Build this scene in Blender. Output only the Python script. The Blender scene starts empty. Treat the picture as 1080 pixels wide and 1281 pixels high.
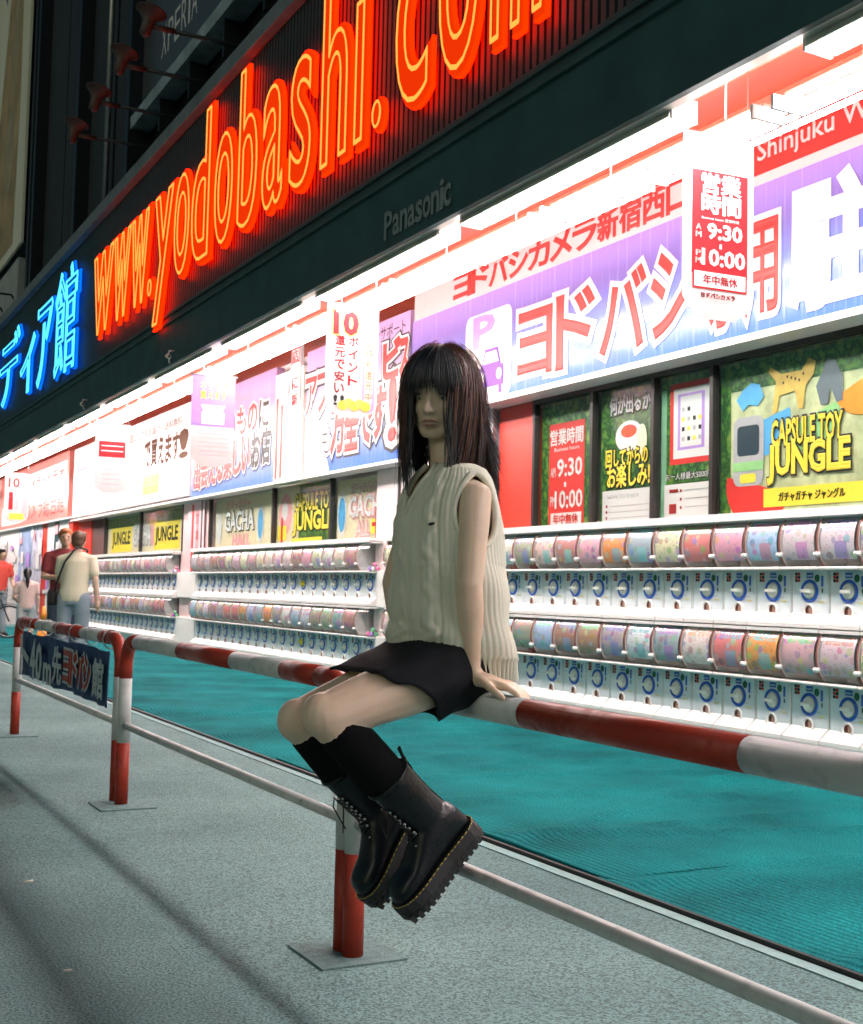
import bpy, bmesh, math, random
import numpy as np
from mathutils import Vector, Matrix, Euler
random.seed(7); rng = np.random.default_rng(7)
R = math.radians
SC = bpy.context.scene; COL = SC.collection

# ------------------------------------------------------------------ camera
EYE = Vector((0, 0, 1.08)); FPX = 1560.0
th = math.atan(820/FPX); pit = math.atan(99/FPX); rol = 0.023
F = Vector((math.sin(th)*math.cos(pit), math.cos(th)*math.cos(pit), math.sin(pit)))
R0 = Vector((math.cos(th), -math.sin(th), 0)); U0 = R0.cross(F)
RR = R0*math.cos(rol) + U0*math.sin(rol); UU = U0*math.cos(rol) - R0*math.sin(rol)
cam = bpy.data.cameras.new('camera'); co = bpy.data.objects.new('camera', cam); COL.objects.link(co)
co.matrix_world = Matrix(((RR.x, UU.x, -F.x, EYE.x), (RR.y, UU.y, -F.y, EYE.y), (RR.z, UU.z, -F.z, EYE.z), (0, 0, 0, 1)))
cam.sensor_fit = 'VERTICAL'; cam.sensor_height = 24; cam.lens = 24*FPX/1281.0
cam.clip_start = 0.05; cam.clip_end = 2000
cam.dof.use_dof = True; cam.dof.focus_distance = 3.15; cam.dof.aperture_fstop = 9
SC.camera = co
# ------------------------------------------------------------------ world, light, exposure
W = bpy.data.worlds.new('World'); SC.world = W; W.use_nodes = True
wn = W.node_tree.nodes; wl = W.node_tree.links; wn.clear()
sky = wn.new('ShaderNodeTexSky'); sky.sky_type = 'NISHITA'; sky.sun_disc = False
sky.sun_elevation = R(14); sky.sun_rotation = R(-115)
bg = wn.new('ShaderNodeBackground'); bg.inputs['Strength'].default_value = 0.014
wo = wn.new('ShaderNodeOutputWorld'); tint = wn.new('ShaderNodeMix'); tint.data_type = 'RGBA'; tint.blend_type = 'MULTIPLY'; tint.inputs[0].default_value = 1; tint.inputs[7].default_value = (.74, 1.0, .96, 1); wl.new(sky.outputs[0], tint.inputs[6]); wl.new(tint.outputs[2], bg.inputs[0]); wl.new(bg.outputs[0], wo.inputs[0])
street_fill = bpy.data.lights.new('street_fill', 'SUN'); street_fill.energy = 0.12; street_fill.angle = R(25); street_fill.color = (1, 1, .9)  # weak soft fill added for street light from the front
so = bpy.data.objects.new('street_fill', street_fill); COL.objects.link(so)
so.rotation_euler = Vector((0.75, 0.45, -0.55)).to_track_quat('-Z', 'Y').to_euler()
SC.view_settings.view_transform = 'Standard'; SC.view_settings.look = 'None'
SC.view_settings.exposure = 1.15; SC.view_settings.gamma = 1.0; SC.view_settings.use_curve_mapping = False
SC.cycles.max_bounces = 6; SC.cycles.diffuse_bounces = 3; SC.cycles.transparent_max_bounces = 8
SC.cycles.caustics_reflective = False; SC.cycles.caustics_refractive = False
SC.cycles.sample_clamp_indirect = 6
TUBE = 26.0

# ------------------------------------------------------------------ materials
M = {}
def mat(name, col, rough=.6, metal=0, emit=None, es=0, noise=.12, scale=18, bump=0, bscale=None, spec=.5, coat=0, trans=None):
    if name in M: return M[name]
    m = bpy.data.materials.new(name); m.use_nodes = True; M[name] = m
    nt = m.node_tree; n = nt.nodes; l = nt.links; b = n['Principled BSDF']
    c = tuple(col)+(1,)
    b.inputs['Base Color'].default_value = c; b.inputs['Roughness'].default_value = rough
    b.inputs['Metallic'].default_value = metal; b.inputs['Specular IOR Level'].default_value = spec
    b.inputs['Coat Weight'].default_value = coat
    if emit: b.inputs['Emission Color'].default_value = tuple(emit)+(1,); b.inputs['Emission Strength'].default_value = es
    if noise or bump:
        tc = n.new('ShaderNodeTexCoord'); no = n.new('ShaderNodeTexNoise')
        no.inputs['Scale'].default_value = scale; no.inputs['Detail'].default_value = 5
        l.new(tc.outputs['Object'], no.inputs['Vector'])
        if noise:
            mx = n.new('ShaderNodeMix'); mx.data_type = 'RGBA'
            mx.inputs[6].default_value = tuple(max(0, x*(1-noise*1.6)) for x in col)+(1,)
            mx.inputs[7].default_value = tuple(min(1, x*(1+noise)) for x in col)+(1,)
            l.new(no.outputs['Fac'], mx.inputs[0]); l.new(mx.outputs[2], b.inputs['Base Color'])
        if bump:
            n2 = n.new('ShaderNodeTexNoise'); n2.inputs['Scale'].default_value = bscale or scale*6; n2.inputs['Detail'].default_value = 3
            l.new(tc.outputs['Object'], n2.inputs['Vector'])
            bp = n.new('ShaderNodeBump'); bp.inputs['Strength'].default_value = bump; bp.inputs['Distance'].default_value = .01
            l.new(n2.outputs['Fac'], bp.inputs['Height']); l.new(bp.outputs[0], b.inputs['Normal'])
    return m
def glowmat(name, col, s):
    m = bpy.data.materials.new(name); m.use_nodes = True; M[name] = m
    n = m.node_tree.nodes; n.clear(); e = n.new('ShaderNodeEmission'); o = n.new('ShaderNodeOutputMaterial')
    e.inputs[0].default_value = tuple(col)+(1,); e.inputs[1].default_value = s
    m.node_tree.links.new(e.outputs[0], o.inputs[0]); return m
def nodes(m): return m.node_tree.nodes, m.node_tree.links, m.node_tree.nodes['Principled BSDF']
def ramp(n, stops):
    r = n.new('ShaderNodeValToRGB'); e = r.color_ramp.elements
    while len(e) < len(stops): e.new(.5)
    for k, (p, c) in enumerate(stops): e[k].position = p; e[k].color = tuple(c)+(1,)
    return r

WHITE = mat('white_enamel', (.82, .81, .80), .35, noise=.04, coat=.3)
WSIGN = mat('white_print', (.66, .64, .64), .45, spec=.25, noise=.02)
RED = mat('red_print', (.62, .035, .03), .45, spec=.25, noise=.05)
DRED = mat('dark_red_print', (.32, .02, .02), .45, spec=.25, noise=.1)
PINK = mat('pink_print', (.8, .35, .38), .45, spec=.25, noise=.1)
YEL = mat('yellow_print', (.85, .66, .06), .45, spec=.25, noise=.05)
BLK = mat('black_print', (.02, .02, .02), .45, spec=.25, noise=.1)
PURP = mat('purple_print', (.42, .25, .62), .45, spec=.25, noise=.05)
BLUE = mat('blue_print', (.06, .15, .52), .45, spec=.25, noise=.05)
GRN = mat('green_print', (.06, .24, .06), .3, noise=.5, scale=30)
GREY = mat('grey_print', (.42, .42, .44), .7, spec=.1, noise=.1)
REDWALL = mat('red_painted_wall', (.60, .035, .018), .4, noise=.12, scale=4)
SOFF = mat('soffit_red_lit', (.50, .07, .035), .42, noise=.12, scale=3)  # red light on the canopy underside is put into the colour
FASC = mat('dark_fascia_metal', (.024, .070, .074), .6, noise=.35, scale=3, bump=.15)
SLAT = mat('slat_metal', (.024, .050, .052), .5, noise=.35, scale=2)
DARK = mat('dark_cladding', (.022, .028, .034), .7, noise=.4, scale=1.5, bump=.1)
DARK2 = mat('black_wall_metal', (.008, .009, .012), .45, noise=.3, scale=2)
GALV = mat('galvanised_steel', (.42, .43, .44), .35, metal=.8, noise=.2, scale=12)
LEDGE = mat('grey_ledge_metal', (.17, .19, .2), .55, noise=.3, scale=5)
MULL = mat('dark_window_frame', (.05, .045, .045), .35, metal=.5)
RUST = mat('dull_lamp_metal', (.06, .04, .035), .5, noise=.5, scale=9)
GOLD = mat('gold_brown_print', (.65, .42, .08), .4, noise=.2)

# sign blue: clear blue print below, violet glare painted in towards the top
def gradient(name, bottom, mid, top, z0, z1, coat=.35):
    m = mat(name, mid, .4, noise=0, coat=coat, spec=.3); n, l, b = nodes(m)
    tc = n.new('ShaderNodeTexCoord'); sp = n.new('ShaderNodeSeparateXYZ'); mr = n.new('ShaderNodeMapRange')
    l.new(tc.outputs['Object'], sp.inputs[0]); l.new(sp.outputs['Z'], mr.inputs['Value'])
    mr.inputs['From Min'].default_value = z0; mr.inputs['From Max'].default_value = z1
    r = ramp(n, [(0, bottom), (.45, mid), (1, top)]); l.new(mr.outputs[0], r.inputs[0])
    no = n.new('ShaderNodeTexNoise'); no.inputs['Scale'].default_value = 3; l.new(tc.outputs['Object'], no.inputs['Vector'])
    mp = n.new('ShaderNodeMapping'); mp.inputs['Scale'].default_value = (1, 26, 1.2); l.new(tc.outputs['Object'], mp.inputs[0])
    st = n.new('ShaderNodeTexNoise'); st.inputs['Scale'].default_value = 1.0; st.inputs['Detail'].default_value = 6; l.new(mp.outputs[0], st.inputs['Vector'])
    mx = n.new('ShaderNodeMix'); mx.data_type = 'RGBA'; mx.blend_type = 'SCREEN'
    r2 = ramp(n, [(.55, (0, 0, 0)), (.8, (.16, .16, .18))]); l.new(st.outputs['Fac'], r2.inputs[0])
    mx.inputs[0].default_value = 1; l.new(r.outputs[0], mx.inputs[6]); l.new(r2.outputs[0], mx.inputs[7])
    l.new(mx.outputs[2], b.inputs['Base Color'])
    bp = n.new('ShaderNodeBump'); bp.inputs['Strength'].default_value = .12; bp.inputs['Distance'].default_value = .02
    l.new(st.outputs['Fac'], bp.inputs['Height']); l.new(bp.outputs[0], b.inputs['Normal']); l.new(bp.outputs[0], b.inputs['Coat Normal'])
    b.inputs['Coat Roughness'].default_value = .10; return m
GRAD = gradient('blue_sign_face', (.015, .10, .38), (.06, .11, .46), (.26, .17, .50), .05, .95)
GRAD2 = gradient('pale_blue_sign_face', (.02, .10, .45), (.34, .36, .56), (.42, .26, .46), .1, 1.4, .12)

# asphalt
m = mat('asphalt', (.2, .22, .22), .85, noise=0); n, l, b = nodes(m)
tc = n.new('ShaderNodeTexCoord')
def tex(kind, sc, det=4, rough=.6):
    t = n.new(kind); t.inputs['Scale'].default_value = sc
    if 'Detail' in t.inputs: t.inputs['Detail'].default_value = det
    l.new(tc.outputs['Object'], t.inputs['Vector']); return t
big = tex('ShaderNodeTexNoise', .9, 6); fine = tex('ShaderNodeTexNoise', 115, 4); vor = tex('ShaderNodeTexVoronoi', 110); spk = tex('ShaderNodeTexVoronoi', 16); gum = tex('ShaderNodeTexVoronoi', 2.3); crk = tex('ShaderNodeTexVoronoi', .45); crk.feature = 'DISTANCE_TO_EDGE'
r1 = ramp(n, [(.3, (.105, .205, .205)), (.7, (.205, .345, .335))]); l.new(big.outputs['Fac'], r1.inputs[0])
r2 = ramp(n, [(.36, (.20, .21, .21)), (.58, (1.05, 1.05, 1.05))]); l.new(fine.outputs['Fac'], r2.inputs[0])
mx = n.new('ShaderNodeMix'); mx.data_type = 'RGBA'; mx.blend_type = 'MULTIPLY'; mx.inputs[0].default_value = .8
l.new(r1.outputs[0], mx.inputs[6]); l.new(r2.outputs[0], mx.inputs[7])
r3 = ramp(n, [(.0, (.5, .5, .48)), (.035, (.5, .5, .48)), (.045, (0, 0, 0))]); l.new(spk.outputs['Distance'], r3.inputs[0])
mx2 = n.new('ShaderNodeMix'); mx2.data_type = 'RGBA'; mx2.blend_type = 'SCREEN'; mx2.inputs[0].default_value = .9
l.new(mx.outputs[2], mx2.inputs[6]); l.new(r3.outputs[0], mx2.inputs[7]); r4 = ramp(n, [(0, (.35, .36, .36)), (.045, (.45, .46, .46)), (.06, (1, 1, 1))]); l.new(gum.outputs['Distance'], r4.inputs[0])
wob = n.new('ShaderNodeVectorMath'); wob.operation = 'ADD'; sc_ = n.new('ShaderNodeVectorMath'); sc_.operation = 'SCALE'; sc_.inputs['Scale'].default_value = .35; nw = tex('ShaderNodeTexNoise', 2.5, 6); l.new(nw.outputs['Color'], sc_.inputs[0]); l.new(tc.outputs['Object'], wob.inputs[0]); l.new(sc_.outputs[0], wob.inputs[1]); l.new(wob.outputs[0], crk.inputs['Vector'])
r5 = ramp(n, [(0, (.82, .82, .82)), (.0015, (.88, .88, .88)), (.003, (1, 1, 1))]); l.new(crk.outputs['Distance'], r5.inputs[0])
m5 = n.new('ShaderNodeMix'); m5.data_type = 'RGBA'; m5.blend_type = 'MULTIPLY'; m5.inputs[0].default_value = 1; l.new(mx2.outputs[2], m5.inputs[6]); l.new(r4.outputs[0], m5.inputs[7])
m6 = n.new('ShaderNodeMix'); m6.data_type = 'RGBA'; m6.blend_type = 'MULTIPLY'; m6.inputs[0].default_value = 1; l.new(m5.outputs[2], m6.inputs[6]); l.new(r5.outputs[0], m6.inputs[7])
l.new(m6.outputs[2], b.inputs['Base Color'])
bp = n.new('ShaderNodeBump'); bp.inputs['Strength'].default_value = .55; bp.inputs['Distance'].default_value = .006
l.new(vor.outputs['Distance'], bp.inputs['Height']); l.new(bp.outputs[0], b.inputs['Normal'])
ASPH = m
# teal carpet with creases
m = mat('teal_carpet', (.0, .2, .19), .9, noise=0, spec=.1); n, l, b = nodes(m); tc = n.new('ShaderNodeTexCoord')
big = tex('ShaderNodeTexNoise', 1.2, 5); fine = tex('ShaderNodeTexNoise', 130, 3)
r1 = ramp(n, [(.3, (.003, .12, .135)), (.7, (.008, .29, .305))]); l.new(big.outputs['Fac'], r1.inputs[0])
r2 = ramp(n, [(.35, (.3, .3, .3)), (.62, (1, 1, 1))]); l.new(fine.outputs['Fac'], r2.inputs[0])
mx = n.new('ShaderNodeMix'); mx.data_type = 'RGBA'; mx.blend_type = 'MULTIPLY'; mx.inputs[0].default_value = .75
l.new(r1.outputs[0], mx.inputs[6]); l.new(r2.outputs[0], mx.inputs[7]); l.new(mx.outputs[2], b.inputs['Base Color'])
rb = n.new('ShaderNodeTexWave'); rb.bands_direction = 'X'; rb.inputs['Scale'].default_value = 9; rb.inputs['Distortion'].default_value = 1.5; l.new(tc.outputs['Object'], rb.inputs['Vector'])
sm_ = n.new('ShaderNodeMath'); sm_.operation = 'ADD'; l.new(rb.outputs['Fac'], sm_.inputs[0]); l.new(fine.outputs['Fac'], sm_.inputs[1])
bp = n.new('ShaderNodeBump'); bp.inputs['Strength'].default_value = .9; bp.inputs['Distance'].default_value = .010
l.new(sm_.outputs[0], bp.inputs['Height']); l.new(bp.outputs[0], b.inputs['Normal'])
CARP = m
# card shown in a capsule machine: base colour per object, blotches and a title band
def cardmat():
    m = mat('machine_card_print', (.8, .5, .5), .45, noise=0); n, l, b = nodes(m)
    oi = n.new('ShaderNodeObjectInfo'); tc = n.new('ShaderNodeTexCoord')
    ad = n.new('ShaderNodeVectorMath'); ad.operation = 'ADD'; l.new(tc.outputs['Object'], ad.inputs[0])
    mu = n.new('ShaderNodeMath'); mu.operation = 'MULTIPLY'; mu.inputs[1].default_value = 37; l.new(oi.outputs['Random'], mu.inputs[0])
    cb = n.new('ShaderNodeCombineXYZ'); l.new(mu.outputs[0], cb.inputs[0]); l.new(mu.outputs[0], cb.inputs[1]); l.new(cb.outputs[0], ad.inputs[1])
    v = n.new('ShaderNodeTexVoronoi'); v.inputs['Scale'].default_value = 17; l.new(ad.outputs[0], v.inputs['Vector'])
    v2 = n.new('ShaderNodeTexVoronoi'); v2.inputs['Scale'].default_value = 46; l.new(ad.outputs[0], v2.inputs['Vector'])
    hs = n.new('ShaderNodeHueSaturation'); hs.inputs['Saturation'].default_value = .9; hs.inputs['Value'].default_value = .7; l.new(v.outputs['Color'], hs.inputs['Color'])
    lt = n.new('ShaderNodeMath'); lt.operation = 'LESS_THAN'; lt.inputs[1].default_value = .42; l.new(v.outputs['Distance'], lt.inputs[0])
    s = n.new('ShaderNodeMath'); s.operation = 'MULTIPLY'; s.inputs[1].default_value = .6; l.new(lt.outputs[0], s.inputs[0])
    mx = n.new('ShaderNodeMix'); mx.data_type = 'RGBA'; l.new(s.outputs[0], mx.inputs[0]); l.new(oi.outputs['Color'], mx.inputs[6]); l.new(hs.outputs[0], mx.inputs[7])
    lt2 = n.new('ShaderNodeMath'); lt2.operation = 'LESS_THAN'; lt2.inputs[1].default_value = .22; l.new(v2.outputs['Distance'], lt2.inputs[0])
    s2 = n.new('ShaderNodeMath'); s2.operation = 'MULTIPLY'; s2.inputs[1].default_value = .7; l.new(lt2.outputs[0], s2.inputs[0])
    mx2 = n.new('ShaderNodeMix'); mx2.data_type = 'RGBA'; l.new(s2.outputs[0], mx2.inputs[0]); l.new(mx.outputs[2], mx2.inputs[6])
    hs2 = n.new('ShaderNodeHueSaturation'); hs2.inputs['Value'].default_value = .55; l.new(v2.outputs['Color'], hs2.inputs['Color']); l.new(hs2.outputs[0], mx2.inputs[7])
    sx = n.new('ShaderNodeSeparateXYZ'); l.new(tc.outputs['Object'], sx.inputs[0])
    def between(sock, a, b_):
        g_ = n.new('ShaderNodeMath'); g_.operation = 'GREATER_THAN'; g_.inputs[1].default_value = a; l.new(sock, g_.inputs[0])
        h_ = n.new('ShaderNodeMath'); h_.operation = 'LESS_THAN'; h_.inputs[1].default_value = b_; l.new(sock, h_.inputs[0])
        k_ = n.new('ShaderNodeMath'); k_.operation = 'MULTIPLY'; l.new(g_.outputs[0], k_.inputs[0]); l.new(h_.outputs[0], k_.inputs[1]); return k_.outputs[0]
    hc = n.new('ShaderNodeCombineColor'); hc.mode = 'HSV'; m7 = n.new('ShaderNodeMath'); m7.operation = 'MULTIPLY'; m7.inputs[1].default_value = 7.3; l.new(oi.outputs['Random'], m7.inputs[0])
    fr_ = n.new('ShaderNodeMath'); fr_.operation = 'FRACT'; l.new(m7.outputs[0], fr_.inputs[0]); l.new(fr_.outputs[0], hc.inputs[0]); hc.inputs[1].default_value = .65; hc.inputs[2].default_value = .6
    bz_ = between(sx.outputs['Z'], .575, .622); by_ = between(sx.outputs['Y'], -.11, .10)
    bb = n.new('ShaderNodeMath'); bb.operation = 'MULTIPLY'; l.new(bz_, bb.inputs[0]); l.new(by_, bb.inputs[1])
    wt = n.new('ShaderNodeTexNoise'); wt.inputs['Scale'].default_value = 60; l.new(ad.outputs[0], wt.inputs['Vector'])
    wr_ = n.new('ShaderNodeMath'); wr_.operation = 'GREATER_THAN'; wr_.inputs[1].default_value = .46; l.new(wt.outputs['Fac'], wr_.inputs[0])
    b2 = n.new('ShaderNodeMath'); b2.operation = 'MULTIPLY'; l.new(bb.outputs[0], b2.inputs[0]); l.new(wr_.outputs[0], b2.inputs[1])
    m3 = n.new('ShaderNodeMix'); m3.data_type = 'RGBA'; l.new(b2.outputs[0], m3.inputs[0]); l.new(mx2.outputs[2], m3.inputs[6]); l.new(hc.outputs[0], m3.inputs[7])
    fa_ = between(sx.outputs['Z'], .40, .50); fb_ = between(sx.outputs['Y'], -.075, .02); f2 = n.new('ShaderNodeMath'); f2.operation = 'MULTIPLY'; l.new(fa_, f2.inputs[0]); l.new(fb_, f2.inputs[1])
    f3 = n.new('ShaderNodeMath'); f3.operation = 'MULTIPLY'; gt = n.new('ShaderNodeMath'); gt.operation = 'GREATER_THAN'; gt.inputs[1].default_value = .45; l.new(fr_.outputs[0], gt.inputs[0]); l.new(f2.outputs[0], f3.inputs[0]); l.new(gt.outputs[0], f3.inputs[1])
    f4 = n.new('ShaderNodeMath'); f4.operation = 'MULTIPLY'; f4.inputs[1].default_value = .7; l.new(f3.outputs[0], f4.inputs[0])
    m4 = n.new('ShaderNodeMix'); m4.data_type = 'RGBA'; l.new(f4.outputs[0], m4.inputs[0]); l.new(m3.outputs[2], m4.inputs[6]); l.new(hc.outputs[0], m4.inputs[7])
    l.new(m4.outputs[2], b.inputs['Base Color']); return m
CARD = cardmat()
def clearmat(name, col, fac, rough=.08):
    m = bpy.data.materials.new(name); m.use_nodes = True; n = m.node_tree.nodes; l = m.node_tree.links; n.clear()
    t = n.new('ShaderNodeBsdfTransparent'); t.inputs[0].default_value = tuple(col)+(1,); g = n.new('ShaderNodeBsdfGlossy'); g.inputs['Roughness'].default_value = rough
    g.inputs[0].default_value = (.9, .9, .9, 1)
    lw = n.new('ShaderNodeLayerWeight'); lw.inputs[0].default_value = .35; mx = n.new('ShaderNodeMixShader'); o = n.new('ShaderNodeOutputMaterial')
    pw = n.new('ShaderNodeMath'); pw.operation = 'POWER'; pw.inputs[1].default_value = 4; l.new(lw.outputs['Facing'], pw.inputs[0])
    ml = n.new('ShaderNodeMath'); ml.operation = 'MULTIPLY_ADD'; ml.inputs[1].default_value = .5; ml.inputs[2].default_value = fac; l.new(pw.outputs[0], ml.inputs[0])
    l.new(ml.outputs[0], mx.inputs[0]); l.new(t.outputs[0], mx.inputs[1]); l.new(g.outputs[0], mx.inputs[2]); l.new(mx.outputs[0], o.inputs[0]); return m
CLEAR = clearmat('clear_plastic', (.96, .97, .97), .10, .12)
GLASS = clearmat('window_glass', (.95, .97, .96), .05, .06)
TUBEM = glowmat('fluorescent_tube', (1.0, .955, .93), TUBE)

# ------------------------------------------------------------------ mesh helpers
class MB:
    def __init__(s): s.v = []; s.f = []; s.m = []; s.sm = []
    def add(s, vs, fs, mi=0, smooth=False):
        o = len(s.v); s.v += [tuple(p) for p in vs]
        for f in fs: s.f.append(tuple(i+o for i in f)); s.m.append(mi); s.sm.append(smooth)
        return s
    def box(s, x0, x1, y0, y1, z0, z1, mi=0):
        if x0 > x1: x0, x1 = x1, x0
        if y0 > y1: y0, y1 = y1, y0
        if z0 > z1: z0, z1 = z1, z0
        vs = [(x, y, z) for x in (x0, x1) for y in (y0, y1) for z in (z0, z1)]
        return s.add(vs, [(0, 1, 3, 2), (4, 6, 7, 5), (0, 4, 5, 1), (2, 3, 7, 6), (0, 2, 6, 4), (1, 5, 7, 3)], mi)
    def tube(s, pts, rad, n=10, mi=0, cap=True, flat=1.0, closed=False):
        pts = [Vector(p) for p in pts]; k = len(pts)
        if not hasattr(rad, '__len__'): rad = [rad]*k
        vs = []; fr = None
        for i, p in enumerate(pts):
            if closed: d = (pts[(i+1) % k]-pts[i-1]).normalized()
            else: d = (pts[min(i+1, k-1)]-pts[max(i-1, 0)]).normalized()
            if fr is None: fr = d.orthogonal().normalized()
            fr = (fr - d*fr.dot(d))
            fr = fr.normalized() if fr.length > 1e-5 else d.orthogonal().normalized()
            w = d.cross(fr)
            for j in range(n):
                a = 2*math.pi*j/n; vs.append(p+fr*math.cos(a)*rad[i]+w*math.sin(a)*rad[i]*flat)
        fs = []
        for i in range(k if closed else k-1):
            i2 = (i+1) % k
            for j in range(n): fs.append((i*n+j, i*n+(j+1) % n, i2*n+(j+1) % n, i2*n+j))
        if cap and not closed: fs.append(tuple(range(n-1, -1, -1))); fs.append(tuple((k-1)*n+j for j in range(n)))
        return s.add(vs, fs, mi, True)
    def limb(s, pts, rad, n=16, mi=0):
        "tube with rounded ends"
        pts = [Vector(p) for p in pts]; rad = list(rad)
        a = (pts[0]-pts[1]).normalized(); b = (pts[-1]-pts[-2]).normalized()
        P = [pts[0]+a*rad[0]*math.sin(t) for t in (1.45, 1.0, .5)]; Q = [rad[0]*math.cos(t) for t in (1.45, 1.0, .5)]
        P2 = [pts[-1]+b*rad[-1]*math.sin(t) for t in (.5, 1.0, 1.45)]; Q2 = [rad[-1]*math.cos(t) for t in (.5, 1.0, 1.45)]
        return s.tube(P+pts+P2, Q+rad+Q2, n, mi)
    def loft(s, rings, mi=0, cap=True, smooth=True):
        n = len(rings[0]); vs = [p for r in rings for p in r]; fs = []
        for i in range(len(rings)-1):
            for j in range(n): fs.append((i*n+j, i*n+(j+1) % n, (i+1)*n+(j+1) % n, (i+1)*n+j))
        if cap: fs.append(tuple(range(n-1, -1, -1))); fs.append(tuple((len(rings)-1)*n+j for j in range(n)))
        return s.add(vs, fs, mi, smooth)
    def ball(s, c, r, ax=None, nu=14, nv=9, mi=0):
        "ellipsoid; r = three radii, ax = three axes"
        c = Vector(c); r = (r, r, r) if not hasattr(r, '__len__') else r
        X, Y, Z = ax or (Vector((1, 0, 0)), Vector((0, 1, 0)), Vector((0, 0, 1)))
        rings = []
        for i in range(nv):
            t = math.pi*(i+.35)/(nv-.3); rings.append([c+X*(r[0]*math.sin(t)*math.cos(a))+Y*(r[1]*math.sin(t)*math.sin(a))+Z*(-r[2]*math.cos(t)) for a in [2*math.pi*j/nu for j in range(nu)]])
        return s.loft(rings, mi)
    def lathe(s, prof, c=(0, 0, 0), ax=(0, 0, 1), n=20, mi=0, cap=True):
        c = Vector(c); Z = Vector(ax).normalized(); X = Z.orthogonal().normalized(); Y = Z.cross(X)
        return s.loft([[c+Z*h+X*(r*math.cos(2*math.pi*j/n))+Y*(r*math.sin(2*math.pi*j/n)) for j in range(n)] for r, h in prof], mi, cap)
    def mesh(s, name, mats):
        me = bpy.data.meshes.new(name); me.from_pydata(s.v, [], s.f)
        for m in (mats if isinstance(mats, (list, tuple)) else [mats]): me.materials.append(m)
        me.polygons.foreach_set('material_index', s.m); me.polygons.foreach_set('use_smooth', s.sm); me.update(); return me
def bbox(x0, x1, y0, y1, z0, z1): return MB().box(x0, x1, y0, y1, z0, z1)
def wloc(o):
    p = Vector((0, 0, 0))
    while o is not None: p += o.location; o = o.parent
    return p
def obj(name, mb, mats, parent=None, local=False, bevel=0):
    "one mesh object; coordinates are world ones unless local"
    me = mb if isinstance(mb, bpy.types.Mesh) else mb.mesh(name, mats)
    o = bpy.data.objects.new(name, me); COL.objects.link(o)
    if parent is not None:
        o.parent = parent
        if not local: me.transform(Matrix.Translation(-wloc(parent)))
    if bevel:
        b = o.modifiers.new('bevel', 'BEVEL'); b.width = bevel; b.segments = 2; b.limit_method = 'ANGLE'
    return o
def tag(o, label=None, cat=None, group=None, kind=None):
    if label: o['label'] = label
    if cat: o['category'] = cat
    if group: o['group'] = group
    if kind: o['kind'] = kind
    return o
def thing(name, label, cat, loc=(0, 0, 0), group=None):
    o = bpy.data.objects.new(name, None); COL.objects.link(o); o.location = loc; o.empty_display_size = .1
    return tag(o, label, cat, group)
def struct(name, mb, mats, parent=None):
    o = obj(name, mb, mats, parent)
    if parent is None: o['kind'] = 'structure'
    return o
def remesh(mb, voxel, smooth=4, fac=.5):
    me = mb.mesh('tmp', []); o = bpy.data.objects.new('tmp', me); COL.objects.link(o)
    r = o.modifiers.new('r', 'REMESH'); r.mode = 'VOXEL'; r.voxel_size = voxel; r.use_smooth_shade = True
    if smooth: s = o.modifiers.new('s', 'SMOOTH'); s.iterations = smooth; s.factor = fac
    dg = bpy.context.evaluated_depsgraph_get(); out = bpy.data.meshes.new_from_object(o.evaluated_get(dg))
    bpy.data.objects.remove(o); bpy.data.meshes.remove(me); out.materials.clear(); return out
# text as flat meshes in em units
GL = {}
def glyph(s, off=0.0, tube=0.0, ext=0.0, res=3):
    key = (s, off, tube, ext, res)
    if key in GL: return GL[key]
    cu = bpy.data.curves.new('t', 'FONT'); cu.body = s; cu.size = 1; cu.offset = off; cu.resolution_u = res
    if tube: cu.fill_mode = 'NONE'; cu.bevel_depth = tube; cu.bevel_resolution = 0
    if ext: cu.extrude = ext
    o = bpy.data.objects.new('t', cu); COL.objects.link(o)
    dg = bpy.context.evaluated_depsgraph_get(); me = bpy.data.meshes.new_from_object(o.evaluated_get(dg))
    v = np.zeros(len(me.vertices)*3); me.vertices.foreach_get('co', v); v = v.reshape(-1, 3)
    f = [tuple(p.vertices) for p in me.polygons]
    bpy.data.objects.remove(o); bpy.data.curves.remove(cu); bpy.data.meshes.remove(me)
    GL[key] = (v, f); return GL[key]
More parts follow.
